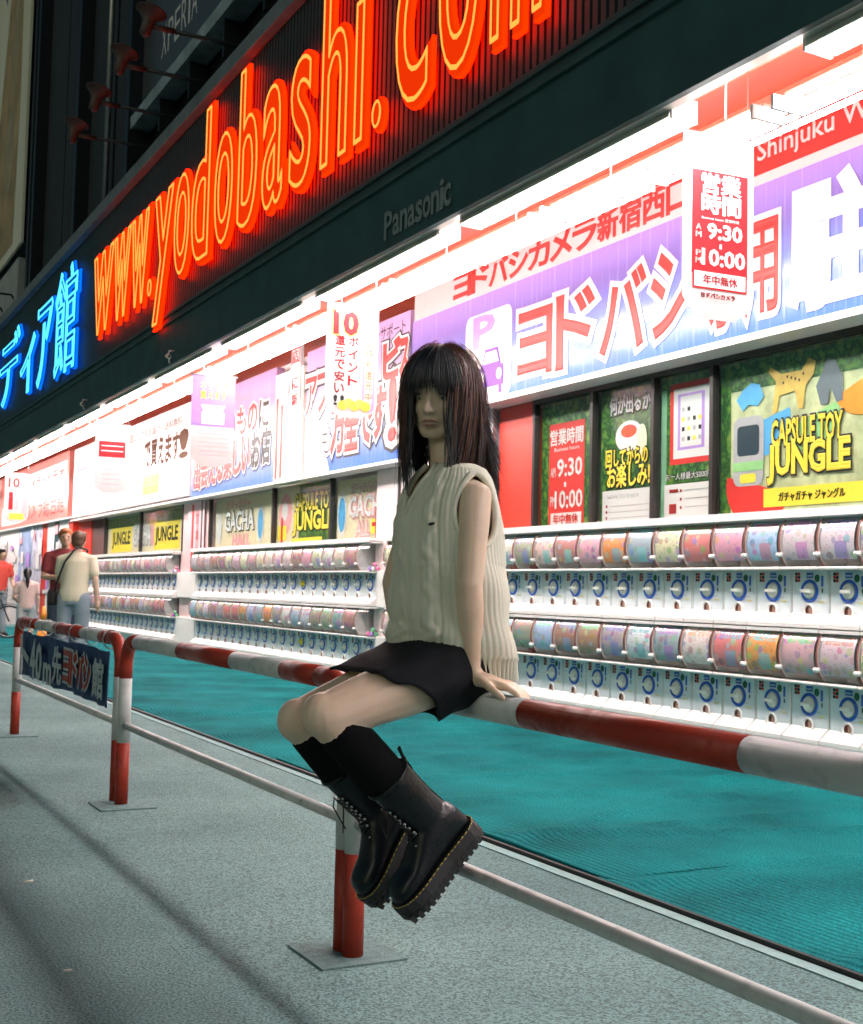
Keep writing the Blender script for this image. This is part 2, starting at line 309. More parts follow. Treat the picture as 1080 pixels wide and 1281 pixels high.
class Face:
    "a flat face in the world: origin, width axis, height axis, outward normal"
    def __init__(s, O, U, V, Nn, parent): s.O = Vector(O); s.U = Vector(U); s.V = Vector(V); s.N = Vector(Nn); s.p = parent
    def P(s, u, v, d): return s.O+s.U*u+s.V*v+s.N*d
    def text(s, t, u0, v0, u1, v1, m, d=.004, off=0.0, w=1.0, ext=0.0, tube=0.0, name='lettering', shear=0):
        bv, _ = glyph(t)
        if len(bv) == 0: return None
        lo = bv.min(0); hi = bv.max(0); 
        su = (u1-u0)/(hi[0]-lo[0]); sv = (v1-v0)/(hi[1]-lo[1]); mb = MB()
        layers = [glyph(t)]
        if off: layers.append(glyph(t, 0, off, 0, 2))
        for v, f in layers: mb.add([s.P(u0+(p[0]-lo[0])*su, v0+(p[1]-lo[1])*sv, d+(p[2]*.0025/off if off else 0)) for p in v], f)
        return obj(name, mb, m, s.p)
    def rects(s, lst, mats, d=.003, name='print'):
        mb = MB()
        for r in lst:
            u0, v0, u1, v1 = r[:4]; mi = r[4] if len(r) > 4 else 0; dd = d+(r[5] if len(r) > 5 else 0)
            mb.add([s.P(u0, v0, dd), s.P(u1, v0, dd), s.P(u1, v1, dd), s.P(u0, v1, dd)], [(0, 1, 2, 3)], mi)
        o = obj(name, mb, mats, s.p)
        if len(lst) > 1: o['kind'] = 'stuff'
        return o
    def polys(s, lst, mats, d=.003, name='print'):
        mb = MB()
        for pts, mi, dd in lst: mb.add([s.P(u, v, d+dd) for u, v in pts], [tuple(range(len(pts)))], mi)
        o = obj(name, mb, mats, s.p)
        if len(lst) > 1: o['kind'] = 'stuff'
        return o
def disc(cu, cv, ru, rv=None, n=20, a0=0, a1=360):
    rv = rv or ru; return [(cu+ru*math.cos(R(a0+(a1-a0)*i/(n-1 if a1-a0 < 360 else n))), cv+rv*math.sin(R(a0+(a1-a0)*i/(n-1 if a1-a0 < 360 else n)))) for i in range(n)]
def rrect(u0, v0, u1, v1, ru, rv):
    p = []
    for cu, cv, a in ((u1-ru, v1-rv, 0), (u0+ru, v1-rv, 90), (u0+ru, v0+rv, 180), (u1-ru, v0+rv, 270)): p += disc(cu, cv, ru, rv, 5, a, a+90)
    return p
def wallface(x, yl, z0, parent): return Face((x, yl, z0), (0, -1, 0), (0, 0, 1), (-1, 0, 0), parent)   # u runs towards -Y (rightwards as seen)
ORD = 'first second third fourth fifth sixth seventh eighth ninth tenth eleventh twelfth thirteenth fourteenth fifteenth sixteenth seventeenth eighteenth nineteenth twentieth twenty-first twenty-second'.split()

# ================================================================== SETTING
# pavement: one sheet to the horizon, gently uneven near the camera
def sheet():
    mb = MB(); xs = [-300, -60, -20]+list(np.arange(-8, 9.01, .5))+[20, 60, 300]; ys = [-300, -60, -20]+list(np.arange(-6, 34.01, .5))+[60, 150, 400]
    vs = []
    for y in ys:
        for x in xs:
            z = -.004
            if -8 < x < 2.2 and -6 < y < 34: z = -.004-.006*abs(math.sin(x*1.3+y*.31))*(1 if x < 1.2 else .3)
            vs.append((x, y, z))
    nx = len(xs); fs = [(j*nx+i, j*nx+i+1, (j+1)*nx+i+1, (j+1)*nx+i) for j in range(len(ys)-1) for i in range(nx-1)]
    return mb.add(vs, fs, 0, True)
struct('pavement', sheet(), ASPH)
PALE = mat('pale_pavement', (.40, .42, .41), .8, noise=.15, scale=6, bump=.3)
struct('pavement_strip', bbox(2.735, 2.79, -1, 31, -.02, .001), mat('pale_concrete_edge', (.24, .38, .375), .85, noise=.2, scale=20, bump=.3))
struct('pale_pavement', MB().box(-1.5, 5.6, 33.2, 80, -.02, .003), PALE)
# carpet in widths laid side by side, rucked here and there
car = thing('carpet', 'teal outdoor carpet in wide strips laid along the foot of the capsule machines', 'carpet', (4.1, 15, .0))
car['kind'] = 'structure'; del car['category']
def carpet_piece(x0, x1, y0, y1, z, seed):
    rr = np.random.default_rng(seed); mb = MB(); nx = 40; ny = max(8, int((y1-y0)/.08)); vs = []
    cr = [(rr.uniform(x0, x1), rr.uniform(y0, y1), rr.uniform(-.5, .5), rr.uniform(.5, 1.6)) for _ in range(16)]
    for j in range(ny+1):
        for i in range(nx+1):
            x = x0+(x1-x0)*i/nx; y = y0+(y1-y0)*j/ny; h = 0
            for cx, cy, a, L in cr:
                dx = x-cx; dy = y-cy; s = dx*math.cos(a)+dy*math.sin(a); t = -dx*math.sin(a)+dy*math.cos(a)
                h += .018*math.exp(-(t/.05)**2-(s/L)**2)
            if i == 0: h = 0; x += .008*math.sin(y*2.1+seed)
            vs.append((x, y, z+h))
    fs = [(j*(nx+1)+i, j*(nx+1)+i+1, (j+1)*(nx+1)+i+1, (j+1)*(nx+1)+i) for j in range(ny) for i in range(nx)]
    mb.add(vs, fs, 0, True)
    o = len(mb.v)   # front edge thickness
    e = [j*(nx+1) for j in range(ny+1)]; lo = [(vs[k][0]-.002, vs[k][1], -.003) for k in e]
    mb.add([vs[k] for k in e]+lo, [(j, j+1, ny+1+j+1, ny+1+j) for j in range(ny)]); return mb
for k, (a, b) in enumerate(((-.5, 3.9), (3.9, 7.4), (7.4, 10.5), (10.5, 16.4), (16.4, 24), (24, 31))):
    obj('carpet_strip', carpet_piece(2.82+.02*(k % 2), 5.55, a, b+.05, .012+.004*(k % 2), k+3), CARP, car)
mb = MB()
mb.box(2.795, 2.812, -.5, 31, .0, .016); obj('edge_binding', mb, BLK, car)
# hem shadow flap near the right corner
# ================================================================== STORE BUILDING
st = thing('store_building', 'long dark store front with a bright canopy, slatted fascia and red ground floor wall', 'building', (5.45, 15, 0))
YA, YB = -9.0, 46.0
obj('wall', MB().box(5.95, 6.3, YA, YB, 0, 4.1), mat('pale_store_wall', (.72, .66, .64), .5, noise=.06, scale=3), st)
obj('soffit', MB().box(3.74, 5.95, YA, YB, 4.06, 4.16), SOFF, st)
for x in (3.95, 4.62, 5.1): obj('soffit_rail', MB().box(x-.025, x+.025, YA, YB, 3.99, 4.058), mat('rail_red_lit', (.7, .16, .10), .4), st)  # rails coloured for the red glow along the underside
obj('fascia_board', MB().box(3.70, 3.74, YA, YB, 3.47, 4.08), FASC, st)
obj('fascia_lip', MB().box(3.74, 3.80, YA, YB, 3.47, 3.485), mat('pale_lip_metal', (.6, .55, .5), .35, metal=.4), st)
for z in (3.93, 4.02): obj('fascia_trim', MB().box(3.675, 3.698, YA, YB, z, z+.022), FASC, st)
obj('fascia_backing', MB().box(3.75, 3.8, YA, YB, 4.08, 6.0), mat('fascia_backing', (.03, .035, .035), .7), st)
ys = [3.0+.075*i for i in range(360)]
sm = MB().box(3.712, 3.748, -.024, .024, 4.09, 5.98).mesh('slat', SLAT); sm.transform(Matrix.Translation((-5.45, 0, 0)))
for y in ys[:299]:
    o = bpy.data.objects.new('slat', sm); COL.objects.link(o); o.parent = st; o.location = (0, y-15, 0)
mb = MB()
for y in ys[299:]+[-8.9+.075*i for i in range(158)]+[30+.075*i for i in range(200)]: mb.box(3.712, 3.748, y-.024, y+.024, 4.09, 5.98)
obj('far_slats', mb, SLAT, st)['kind'] = 'stuff'
obj('ledge', MB().box(3.62, 4.4, YA, YB, 6.0, 6.16), LEDGE, st, bevel=.01)
obj('upper_wall', MB().box(4.4, 4.7, YA, YB, 6.16, 16), DARK, st)
# tall dark cladding panels with projecting mullions above the ledge on the left
for y0, y1 in ((17.1, 18.6), (18.7, 20.4), (20.5, 22.4), (22.5, 24.6)):
    obj('cladding_panel', MB().box(4.24, 4.38, y0, y1, 6.2, 16), DARK, st)
for y in (17.0, 20.45, 24.3, 24.7):
    obj('mullion', MB().box(4.02, 4.38, y-.1, y+.1, 6.18, 16), DARK2, st)
for y in (18.65, 24.45, 24.9): obj('conduit', MB().tube([(4.13, y, 6.2), (4.13, y, 16)], .045, 8), GALV, st)
# front window wall above the machines: red wall ends, frames, glass
obj('red_wall', MB().box(5.60, 5.95, 8.84, 9.40, .0, 2.70), REDWALL, st)
obj('glass_door', MB().box(5.66, 5.70, 9.40, 9.95, .0, 2.70), mat('blue_grey_glass', (.30, .38, .46), .15, noise=.4, scale=3), st)
obj('pale_wall', MB().box(5.60, 5.95, 9.95, 11.9, .0, 2.34), mat('pink_white_wall', (.80, .66, .66), .4, noise=.06), st)
obj('red_wall', MB().box(5.60, 5.95, 17.66, 19.0, .0, 2.38), mat('pale_pink_wall', (.75, .55, .55), .4, noise=.1), st)
obj('red_wall', MB().box(5.60, 5.95, 25.3, 26.5, 0, 2.42), REDWALL, st)
obj('glass_back', MB().box(5.92, 5.945, YA, 8.84, .2, 2.72), mat('store_interior_white', (.7, .62, .55), .6, noise=.3, scale=5), st)
for y in (8.82, 7.985, 7.22, 6.575): obj('window_frame', MB().box(5.585, 5.64, y-.018, y+.018, 1.62, 2.66), MULL, st)
obj('window_frame', MB().box(5.585, 5.64, YA, 8.84, 2.662, 2.70), MULL, st)
for y in (9.46, 9.62): obj('steel_pillar', MB().box(5.55, 5.595, y-.03, y+.03, 1.6, 2.70), GALV, st)
for y in (11.36, 13.13, 15.0, 17.6): obj('window_frame', MB().box(5.585, 5.64, y-.02, y+.02, 1.6, 2.344), MULL, st)
for y in (18.95, 21.5, 24.15): obj('window_frame', MB().box(5.585, 5.64, y-.02, y+.02, 1.6, 2.344), MULL, st)
obj('dark_opening', MB().box(5.62, 5.9, 24.2, 25.3, 1.0, 2.40), mat('dark_brown_panel', (.09, .03, .025), .5), st)
# shop front beyond the machines
for y0, y1, m_ in ((26.6, 27.0, REDWALL), (27.0, 28.0, WSIGN), (28.0, 28.5, mat('dark_teal_door', (.03, .07, .09), .3)), (28.5, 29.3, WSIGN), (29.3, 29.9, REDWALL), (29.9, 31.2, mat('pale_poster_wall', (.55, .55, .68), .4, noise=.5, scale=5)), (31.2, 33, mat('blue_white_wall', (.35, .45, .75), .4, noise=.5, scale=3)), (33, 36, WSIGN), (36, 46, mat('pale_poster_wall', (.5, .5, .6)))):
    obj('shop_panel', MB().box(5.50, 5.90, y0, y1-.02, 0, 2.42), m_, st)
sb = Face((5.49, 0, 0), (0, -1, 0), (0, 0, 1), (-1, 0, 0), st)
rl = []
for k in range(60):
    y = rng.uniform(27.1, 36); z = rng.uniform(.5, 2.2); w_ = rng.uniform(.12, .5); h_ = rng.uniform(.08, .4)
    rl.append((-y-w_/2, z, -y+w_/2, z+h_, int(rng.integers(0, 5)), k*.0002))
sb.rects(rl, [PINK, WSIGN, PURP, WSIGN, WSIGN], .01, 'poster')
# sloping white roof lip over the windows
obj('sign_sill', MB().box(5.36, 5.62, YA, 10.95, 2.70, 2.745), WHITE, st)
obj('sign_sill', MB().box(5.38, 5.62, 10.96, 26.3, 2.345, 2.375), WHITE, st)
obj('sign_sill', MB().box(5.38, 5.62, 26.3, YB, 2.42, 2.45), WHITE, st)

# ================================================================== WALL SIGNS
# --- big blue parking sign
t = thing('parking_sign', 'long blue and violet sign board with big red and white letters above right windows', 'sign', (5.45, 6, 2.75))
obj('board', MB().box(5.455, 5.60, YA, 10.86, 2.75, 3.72), GRAD, t)
fc = wallface(5.455, 10.86, 2.75, t)      # u = 10.86 - Y
def yy(y): return 10.86-y
fc.polys([(rrect(yy(9.78), .02, yy(8.98), .80, .08, .1), 0, 0)], WSIGN, .004, 'parking_plate')
fc.text('P', yy(9.62), .50, yy(9.28), .77, PURP, .008, .03)
PUR2 = mat('deep_purple_print', (.20, .09, .42), .6, spec=.1)
# car pictogram
car_ = [([(yy(9.52), .12), (yy(9.10), .12), (yy(9.10), .30), (yy(9.52), .30)], 0, 0), ([(yy(9.48), .30), (yy(9.14), .30), (yy(9.2), .46), (yy(9.42), .46)], 0, 0),
        ([(yy(9.49), .05), (yy(9.44), .05), (yy(9.44), .12), (yy(9.49), .12)], 0, 0), ([(yy(9.18), .05), (yy(9.13), .05), (yy(9.13), .12), (yy(9.18), .12)], 0, 0),
        ([(yy(9.44), .33), (yy(9.18), .33), (yy(9.22), .43), (yy(9.40), .43)], 1, .003), (disc(yy(9.45), .22, .045, .05), 1, .003), (disc(yy(9.17), .22, .045, .05), 1, .003)]
fc.polys(car_, [PUR2, WSIGN], .008, 'car_pictogram')
for ch, a, b, z0, z1 in (('ヨ', 8.86, 8.36, .13, .66), ('ド', 8.28, 7.78, .12, .70), ('バ', 7.68, 7.14, .14, .72), ('シ', 7.06, 6.62, .16, .74), ('専', 6.54, 6.18, .12, .76), ('用', 6.10, 5.80, .14, .72)):
    fc.text(ch, yy(a), z0, yy(b), z1, WSIGN, .005, .085, name='letter_outline')
    fc.text(ch, yy(a), z0, yy(b), z1, RED, .009, .022, name='letter')
for ch, a, b, z0, z1 in (('駐', 5.68, 5.02, .10, .84), ('車', 4.95, 4.3, .10, .84), ('場', 4.2, 3.6, .10, .84)):
    fc.text(ch, yy(a), z0, yy(b), z1, WSIGN, .007, .045, name='letter')
# --- strip above it
t = thing('name_strip_sign', 'narrow name strip of red letters, white on red at right, above blue sign', 'sign', (5.45, 6, 3.73))
obj('board', MB().box(5.47, 5.60, YA, 10.86, 3.722, 4.055), mat('strip_white', (.60, .46, .45), .3, noise=.05), t)
fc = wallface(5.47, 10.86, 3.722, t)
fc.rects([(yy(6.12), .07, yy(YA), .333)], RED, .004, 'red_band')
fc.rects([(0, .29, yy(6.12), .333)], RED, .004, 'red_band')
x = 10.05
for ch, w_ in zip('ヨドバシカメラ新宿西口', (.36, .34, .36, .34, .36, .34, .36, .30, .30, .30, .28)):
    fc.text(ch, yy(x), .055, yy(x-w_*.84), .275, RED, .004, .035, name='letter'); x -= w_*.93
fc.text('Shinjuku West Main Store', yy(6.00), .12, yy(3.9), .285, mat('pale_pink_letter', (.8, .5, .48), .3), .008, .012, name='lettering')
# --- middle signs
def board(name, label, yl, yr, z0, z1, m_, th_=.1, x=5.46, cat='sign'):
    t = thing(name, label, cat, (x, (yl+yr)/2, z0)); obj('board', MB().box(x, x+th_, yr, yl, z0, z1), m_, t); return t, wallface(x, yl, z0, t)
t, fc = board('service_sign', 'pale blue sign board with red outlined letters and exclamation mark left of the woman', 13.62, 10.93, 2.38, 3.86, GRAD2)
W_ = 2.69
fc.polys([([(0, .0), (.75, 0), (.45, .62), (0, .8)], 0, 0), ([(.1, .05), (.2, .05), (.12, .7), (.04, .75)], 1, .003), ([(.38, .05), (.46, .05), (.33, .58), (.27, .6)], 1, .003)], [mat('cream_print', (.8, .76, .68), .7, spec=.1), PINK], .003, 'pillar_print')
for ch, a, b, z0, z1, m_, o_ in (('ア', -.0, .33, .72, 1.16, RED, .02), ('フ', .36, .68, .72, 1.16, RED, .02), ('タ', .70, 1.0, .74, 1.14, RED, .02), ('ー', 1.02, 1.3, .9, .98, RED, .02), ('も', .52, .78, .22, .52, BLK, .0), ('万', .80, 1.16, .22, .72, RED, .05), ('全', 1.17, 1.52, .22, .74, RED, .05), ('で', 1.53, 1.86, .26, .72, RED, .05), ('す', 1.87, 2.2, .28, .78, RED, .05), ('!', 2.28, 2.42, .22, .84, RED, .03), ('ビ', 2.12, 2.5, .86, 1.24, RED, .05), ('ス', 2.5, 2.69, .86, 1.2, RED, .05)):
    if ch != 'ー':
        fc.text(ch, a, z0, b, z1, BLK, .004, .15, name='letter_shadow'); fc.text(ch, a, z0, b, z1, WSIGN, .008, .105, name='letter_outline')
    fc.text(ch, a, z0, b, z1, m_, .012, o_, name='letter')
fc.text('パソコンサポート', 1.4, 1.28, 2.6, 1.42, BLK, .006, .0)
# vertical red pillar sign
t, fc = board('vertical_sign', 'narrow vertical red and white sign between the two middle sign boards', 14.60, 13.68, 2.32, 3.72, mat('cream_print', (.8, .76, .68)), .08, 5.44)
fc.rects([(.42, .02, .84, 1.38, 0), (.04, .1, .12, 1.1, 1), (.2, .1, .28, 1.0, 1)], [PINK, RED], .003)
for k, ch in enumerate('カメラ館'[::-1]): fc.text(ch, .47, .06+.33*k, .80, .34+.33*k, WSIGN, .007, .03, name='letter')
t = thing('flag_sign', 'small boxed sign standing up above the vertical red sign', 'sign', (5.44, 14.1, 3.74))
obj('board', MB().box(5.42, 5.46, 13.75, 14.05, 3.16, 3.98), WSIGN, t); fc = wallface(5.42, 14.05, 3.16, t)
fc.rects([(.02, .62, .28, .64), (.02, .78, .28, .80), (.02, .6, .04, .8), (.26, .6, .28, .8)], RED, .003)
fc.text('店', .06, .64, .24, .77, RED, .004, .01); fc.text('に', .06, .30, .24, .45, RED, .004, .01); fc.text('新', .06, .1, .24, .24, RED, .004, .01)
# left-middle sign
t, fc = board('slogan_sign', 'white and blue sign board with two rows of red outlined letters left of vertical sign', 18.12, 14.64, 2.36, 3.84, GRAD2)
row = (('出', .16, RED), ('会', .50, RED), ('え', .86, RED), ('る', 1.2, RED), ('楽', 1.55, RED), ('し', 1.93, RED), ('い', 2.28, RED), ('お', 2.66, BLK), ('店', 3.03, BLK))
for ch, u, m_ in row:
    fc.text(ch, u, .14+.02*row.index((ch, u, m_)), u+.31, .58+.02*row.index((ch, u, m_)), BLK, .004, .12, name='letter_shadow')
    fc.text(ch, u, .14+.02*row.index((ch, u, m_)), u+.31, .58+.02*row.index((ch, u, m_)), WSIGN, .008, .085, name='letter_outline')
    fc.text(ch, u, .14+.02*row.index((ch, u, m_)), u+.31, .58+.02*row.index((ch, u, m_)), m_, .012, .045, name='letter')
for k, ch in enumerate('欲しいものに'):
    u = .75+.43*k; m_ = RED if k < 5 else BLK
    fc.text(ch, u, .76, u+.36, 1.12, WSIGN, .006, .09, name='letter_outline'); fc.text(ch, u, .76, u+.36, 1.12, m_, .010, .02, name='letter')
fc.text('ここに来れば', .5, 1.2, 2.6, 1.34, PINK, .006, .0)
# white web sign
t, fc = board('web_sign', 'long white sign board with grey web address, dark letters and yellow box', 26.5, 18.25, 2.44, 3.86, WSIGN)
def u2(y): return 26.5-y
for k, ch in enumerate('で買えます!'):
    y = 20.85-.42*k; fc.text(ch, u2(y), .60, u2(y-.34), 1.02, mat('brown_print', (.10, .05, .03), .7, spec=.1), .004, .03, name='letter')
fc.text('www.yodobashi', u2(26.0), .50, u2(22.2), .86, mat('pale_orange_print', (.78, .58, .45), .3), .004, .0)
fc.text('.com', u2(22.15), .56, u2(20.95), .86, mat('grey_brown_print', (.45, .38, .36), .3), .004, .02)
fc.rects([(u2(20.9), .14, u2(19.9), .46, 0), (u2(20.8), .28, u2(20.0), .30, 1, .003), (u2(20.45), .16, u2(20.4), .44, 1, .003)], [YEL, GOLD], .003, 'yellow_box')
fc.text('日本全国どこでもお届け・送料無料', u2(22.6), 1.12, u2(18.7), 1.26, mat('brown_print', (.14, .08, .04)), .004)
fc.text('日本全国', u2(24.5), .12, u2(21.2), .26, GREY, .004); fc.text('今すぐお店で受け取り', u2(19.8), .3, u2(18.5), .4, GREY, .004); fc.text('インターネット', u2(19.8), .16, u2(18.5), .25, GREY, .004)
fc.rects([(u2(26.2), .06, u2(25.2), .98, 0), (u2(26.0), .12, u2(25.4), .92, 1, .003)], [PURP, WSIGN], .003, 'phone_print')
# far red sign
t, fc = board('far_red_sign', 'red and white sign board furthest left under the canopy', 36.0, 27.0, 2.46, 3.9, mat('pale_red_sign', (.62, .2, .17), .3, noise=.3, scale=3))
fc.rects([(1.0, .75, 8.8, 1.25, 0), (.4, .1, 3.5, .6, 0)], [WSIGN], .003)
fc.text('カメラ総合館', 4.0, .12, 8.6, .62, DRED, .006); fc.text('デジタルカメラ・ビデオ', 1.3, .85, 8.5, 1.15, RED, .008)
t, fc = board('far_end_sign', 'pale pink sign board at the far left end of the canopy', 46, 36.3, 2.5, 3.9, WSIGN)
fc.rects([(.5, .2, 9.0, 1.1)], PINK, .003)

# ================================================================== WINDOW POSTERS
JUNG = mat('jungle_print', (.07, .20, .04), .35, noise=0); n, l, b = nodes(JUNG); tc = n.new('ShaderNodeTexCoord')
v1 = tex('ShaderNodeTexVoronoi', 26); v2 = tex('ShaderNodeTexNoise', 12, 6)
r1 = ramp(n, [(.3, (.50, .60, .08)), (.42, (.14, .42, .08)), (.52, (.02, .10, .03)), (.62, (.20, .48, .10)), (.75, (.62, .60, .15))]); l.new(v2.outputs['Fac'], r1.inputs[0])
mx = n.new('ShaderNodeMix'); mx.data_type = 'RGBA'; mx.blend_type = 'MULTIPLY'; mx.inputs[0].default_value = .8
r2 = ramp(n, [(0, (1, 1, .8)), (.6, (.25, .3, .2))]); l.new(v1.outputs['Distance'], r2.inputs[0]); l.new(r1.outputs[0], mx.inputs[6]); l.new(r2.outputs[0], mx.inputs[7]); l.new(mx.outputs[2], b.inputs['Base Color'])
SAND = mat('beige_green_print', (.56, .60, .34), .35, noise=.5, scale=9)
LBL = mat('light_blue_print', (.10, .38, .70), .3, noise=.1); LGR = mat('light_green_print', (.30, .60, .25), .3, noise=.1); ORG = mat('orange_print', (.85, .30, .04), .3, noise=.1)
BEIGE = mat('cream_print2', (.75, .66, .45), .35, noise=.15)
def poster(label, yl, yr, z0, z1, m_=JUNG, x=5.66):
    t = thing('window_poster', label, 'poster', (x, (yl+yr)/2, z0)); obj('sheet', MB().box(x, x+.004, yr, yl, z0, z1), m_, t); return t, wallface(x, yl, z0, t), yl-yr, z1-z0
t, fc, w, h = poster('red opening hours poster with 9:30 on green jungle leaves behind the window', 8.80, 8.05, 1.62, 2.70)
fc.rects([(.12, .02, .63, .86)], RED, .003, 'red_panel')
fc.text('営業時間', .14, .68, .61, .81, WSIGN, .006, .02); fc.text('Business hours', .2, .63, .56, .66, WSIGN, .006)
fc.text('AM', .15, .42, .22, .50, WSIGN, .006); fc.text('9:30', .25, .42, .60, .56, WSIGN, .006, .02)
fc.rects([(.35, .33, .38, .37)], WSIGN, .006); fc.text('PM', .15, .18, .22, .26, WSIGN, .006); fc.text('10:00', .22, .16, .61, .30, WSIGN, .006, .02)
fc.rects([(.16, .02, .60, .12)], WSIGN, .006); fc.text('年中無休', .2, .03, .56, .11, RED, .009, .02)
t, fc, w, h = poster('poster with yellow Japanese lettering and a white hand on green leaves', 7.95, 7.23, 1.62, 2.70)
fc.polys([(disc(.36, .66, .17, .12), 0, 0), (disc(.52, .62, .06, .12), 1, .001), (disc(.36, .70, .10, .05), 2, .002)], [WSIGN, BEIGE, RED], .003)
fc.text('何が出るか', .12, .84, .62, .98, BLK, .004, .1, name='letter_outline'); fc.text('何が出るか', .12, .84, .62, .98, WSIGN, .008, .03)
fc.text('回してからの', .08, .44, .60, .57, BLK, .006, .1, name='letter_outline'); fc.text('回してからの', .08, .44, .60, .57, YEL, .010, .03)
fc.text('お楽しみ!!', .10, .28, .66, .45, BLK, .006, .1, name='letter_outline'); fc.text('お楽しみ!!', .10, .28, .66, .45, YEL, .010, .03)
fc.rects([(.03, 0, .70, .26)], WSIGN, .003, 'white_panel'); fc.text('HOW TO ENJOY', .10, .19, .5, .225, GREY, .006)
fc.rects([(.08, .13-.045*k, .10, .15-.045*k, 0) for k in range(3)]+[(.13, .135-.045*k, .62, .140-.045*k, 1) for k in range(3)], [DRED, GREY], .006)
t, fc, w, h = poster('poster with a red framed white floor map beside the green curtain', 7.20, 6.60, 1.62, 2.74)
fc.rects([(.10, .40, .56, .98, 0), (.14, .44, .53, .94, 1, .002), (.19, .50, .48, .90, 2, .004), (.22, .52, .45, .88, 1, .006)], [RED, WSIGN, PURP], .003, 'map_frame')
fc.rects([(.24+.06*(k % 4), .56+.07*(k//4), .27+.06*(k % 4), .59+.07*(k//4), k % 3) for k in range(14)], [GREY, BLK, YEL], .011, 'map_mark')
fc.rects([(.04, 0, .58, .26)], WSIGN, .003, 'white_panel'); fc.text('お一人様最大5000円', .06, .29, .56, .34, BLK, .004, .06); fc.text('お一人様最大5000円', .06, .29, .56, .34, WSIGN, .007)
fc.rects([(.10, .20, .2, .225, 0)]+[(.22, .20-.06*k, .24, .22-.06*k, 0) for k in range(3)]+[(.27, .21-.06*k, .54, .215-.06*k, 1) for k in range(3)]+[(.10, .05, .18, .12, 0)], [DRED, GREY], .006)
fc.rects([(0, .0, .06, .95)], mat('green_curtain', (.20, .42, .26), .6), .002, 'green_strip')
t, fc, w, h = poster('big capsule toy poster with yellow JUNGLE lettering and coloured half capsules at right', 6.555, 4.0, 1.62, 2.66, SAND)
fc.rects([(0, .84, 2.55, 1.04)], JUNG, .002, 'leaves')
def cap_(cu, cv, r, a0, mi, d): return (disc(cu, cv, r, r*.9, 16, a0, a0+180), mi, d)
fc.polys([cap_(.40, .62, .26, 195, 1, .0), cap_(.83, .60, .24, 200, 2, .001), cap_(1.25, .78, .24, 205, 3, .002), cap_(.36, .20, .30, 165, 4, .001), (disc(1.7, .6, .3, .28), 1, .001)], [WSIGN, LBL, LGR, ORG, RED], .004, 'capsule')
fc.polys([([(.50, .66), (.54, .66), (.56, .76), (.70, .78), (.73, .66), (.77, .66), (.79, .80), (.86, .86), (.88, .94), (.82, .97), (.76, .90), (.58, .90), (.48, .96), (.46, .93), (.53, .86)], 0, 0), ([(.92, .66), (.98, .66), (1.0, .76), (1.05, .66), (1.10, .67), (1.10, .82), (1.04, .92), (.97, .94), (.93, .86), (.88, .78)], 1, 0), ([(.22, .70), (.28, .74), (.36, .72), (.42, .78), (.38, .86), (.30, .88), (.22, .84), (.16, .78)], 2, 0)], [GOLD, mat('dark_blue_grey_print', (.12, .15, .18), .5), LBL], .009, 'animal_print')
fc.polys([(disc(.60+.035*i, .84+.012*((i*3) % 4), .008, .010, 8), 0, 0) for i in range(6)], BLK, .011, 'spots')
for u_ in (-.0, 1.62): fc.rects([(u_, .0, u_+.10, .9)], JUNG, .003, 'leaves')
# plain green train front, no face
fc.polys([(rrect(.13, .20, .42, .66, .06, .06), 0, 0), (rrect(.17, .40, .38, .60, .03, .03), 1, .002), ([(.13, .30), (.42, .30), (.42, .36), (.13, .36)], 2, .003), (rrect(.20, .22, .35, .28, .02, .02), 3, .004)], [GREY, mat('dark_windscreen_print', (.03, .05, .07), .3), LGR, YEL], .007, 'train_front')
fc.text('CAPSULE TOY', .50, .44, 1.10, .60, BLK, .012, .09, name='letter_outline', shear=0); fc.text('CAPSULE TOY', .50, .44, 1.10, .60, YEL, .016, .03)
fc.text('JUNGLE', .47, .20, 1.16, .44, BLK, .012, .09, name='letter_outline'); fc.text('JUNGLE', .47, .20, 1.16, .44, YEL, .016, .045)
fc.rects([(.42, .05, 1.6, .17)], YEL, .006, 'yellow_band'); fc.text('ガチャガチャ ジャングル', .56, .08, 1.12, .14, BLK, .009, .02)
for k, (yl, yr) in enumerate(((8.80, 8.0), (7.97, 7.24), (7.21, 6.59), (6.56, 4.0))):
    obj('window_pane', MB().box(5.612, 5.616, yr, yl, 1.61, 2.66), GLASS, st)
# middle windows
def drops(fc, cx, m_): fc.polys([(disc(cx, .30, .13, .26), 0, 0), (disc(cx, .30, .10, .20), 1, .002)], [WSIGN, m_], .006, 'capsule')
t, fc, w, h = poster('poster with pink edged GACHA lettering just left of the woman', 13.08, 11.40, 1.62, 2.31, BEIGE)
drops(fc, .15, LBL); fc.polys([(disc(1.5, .35, .25, .36), 0, 0), (disc(1.56, .35, .16, .25), 1, .002)], [WSIGN, PINK], .004, 'capsule')
fc.text('GACHA', .36, .26, 1.35, .48, PINK, .008, .09, name='letter_outline'); fc.text('GACHA', .36, .26, 1.35, .48, WSIGN, .012, .03)
fc.text('ガチャガチャいっぱい', .40, .52, 1.35, .64, PINK, .008, .06); fc.text('ガチャガチャいっぱい', .40, .52, 1.35, .64, WSIGN, .011)
fc.text('ALL', .55, .04, .9, .2, PINK, .008, .09); fc.text('ALL', .55, .04, .9, .2, WSIGN, .012)
fc.rects([(.95, .06, 1.2, .22, 0), (1.06, .0, 1.12, .34, 1, .002), (.98, .14, 1.2, .18, 1, .003)], [YEL, RED], .013)
t, fc, w, h = poster('poster with yellow JUNGLE lettering in the middle window', 15.0, 13.14, 1.62, 2.34, JUNG)
fc.rects([(0, 0, .75, .72)], BEIGE, .001)
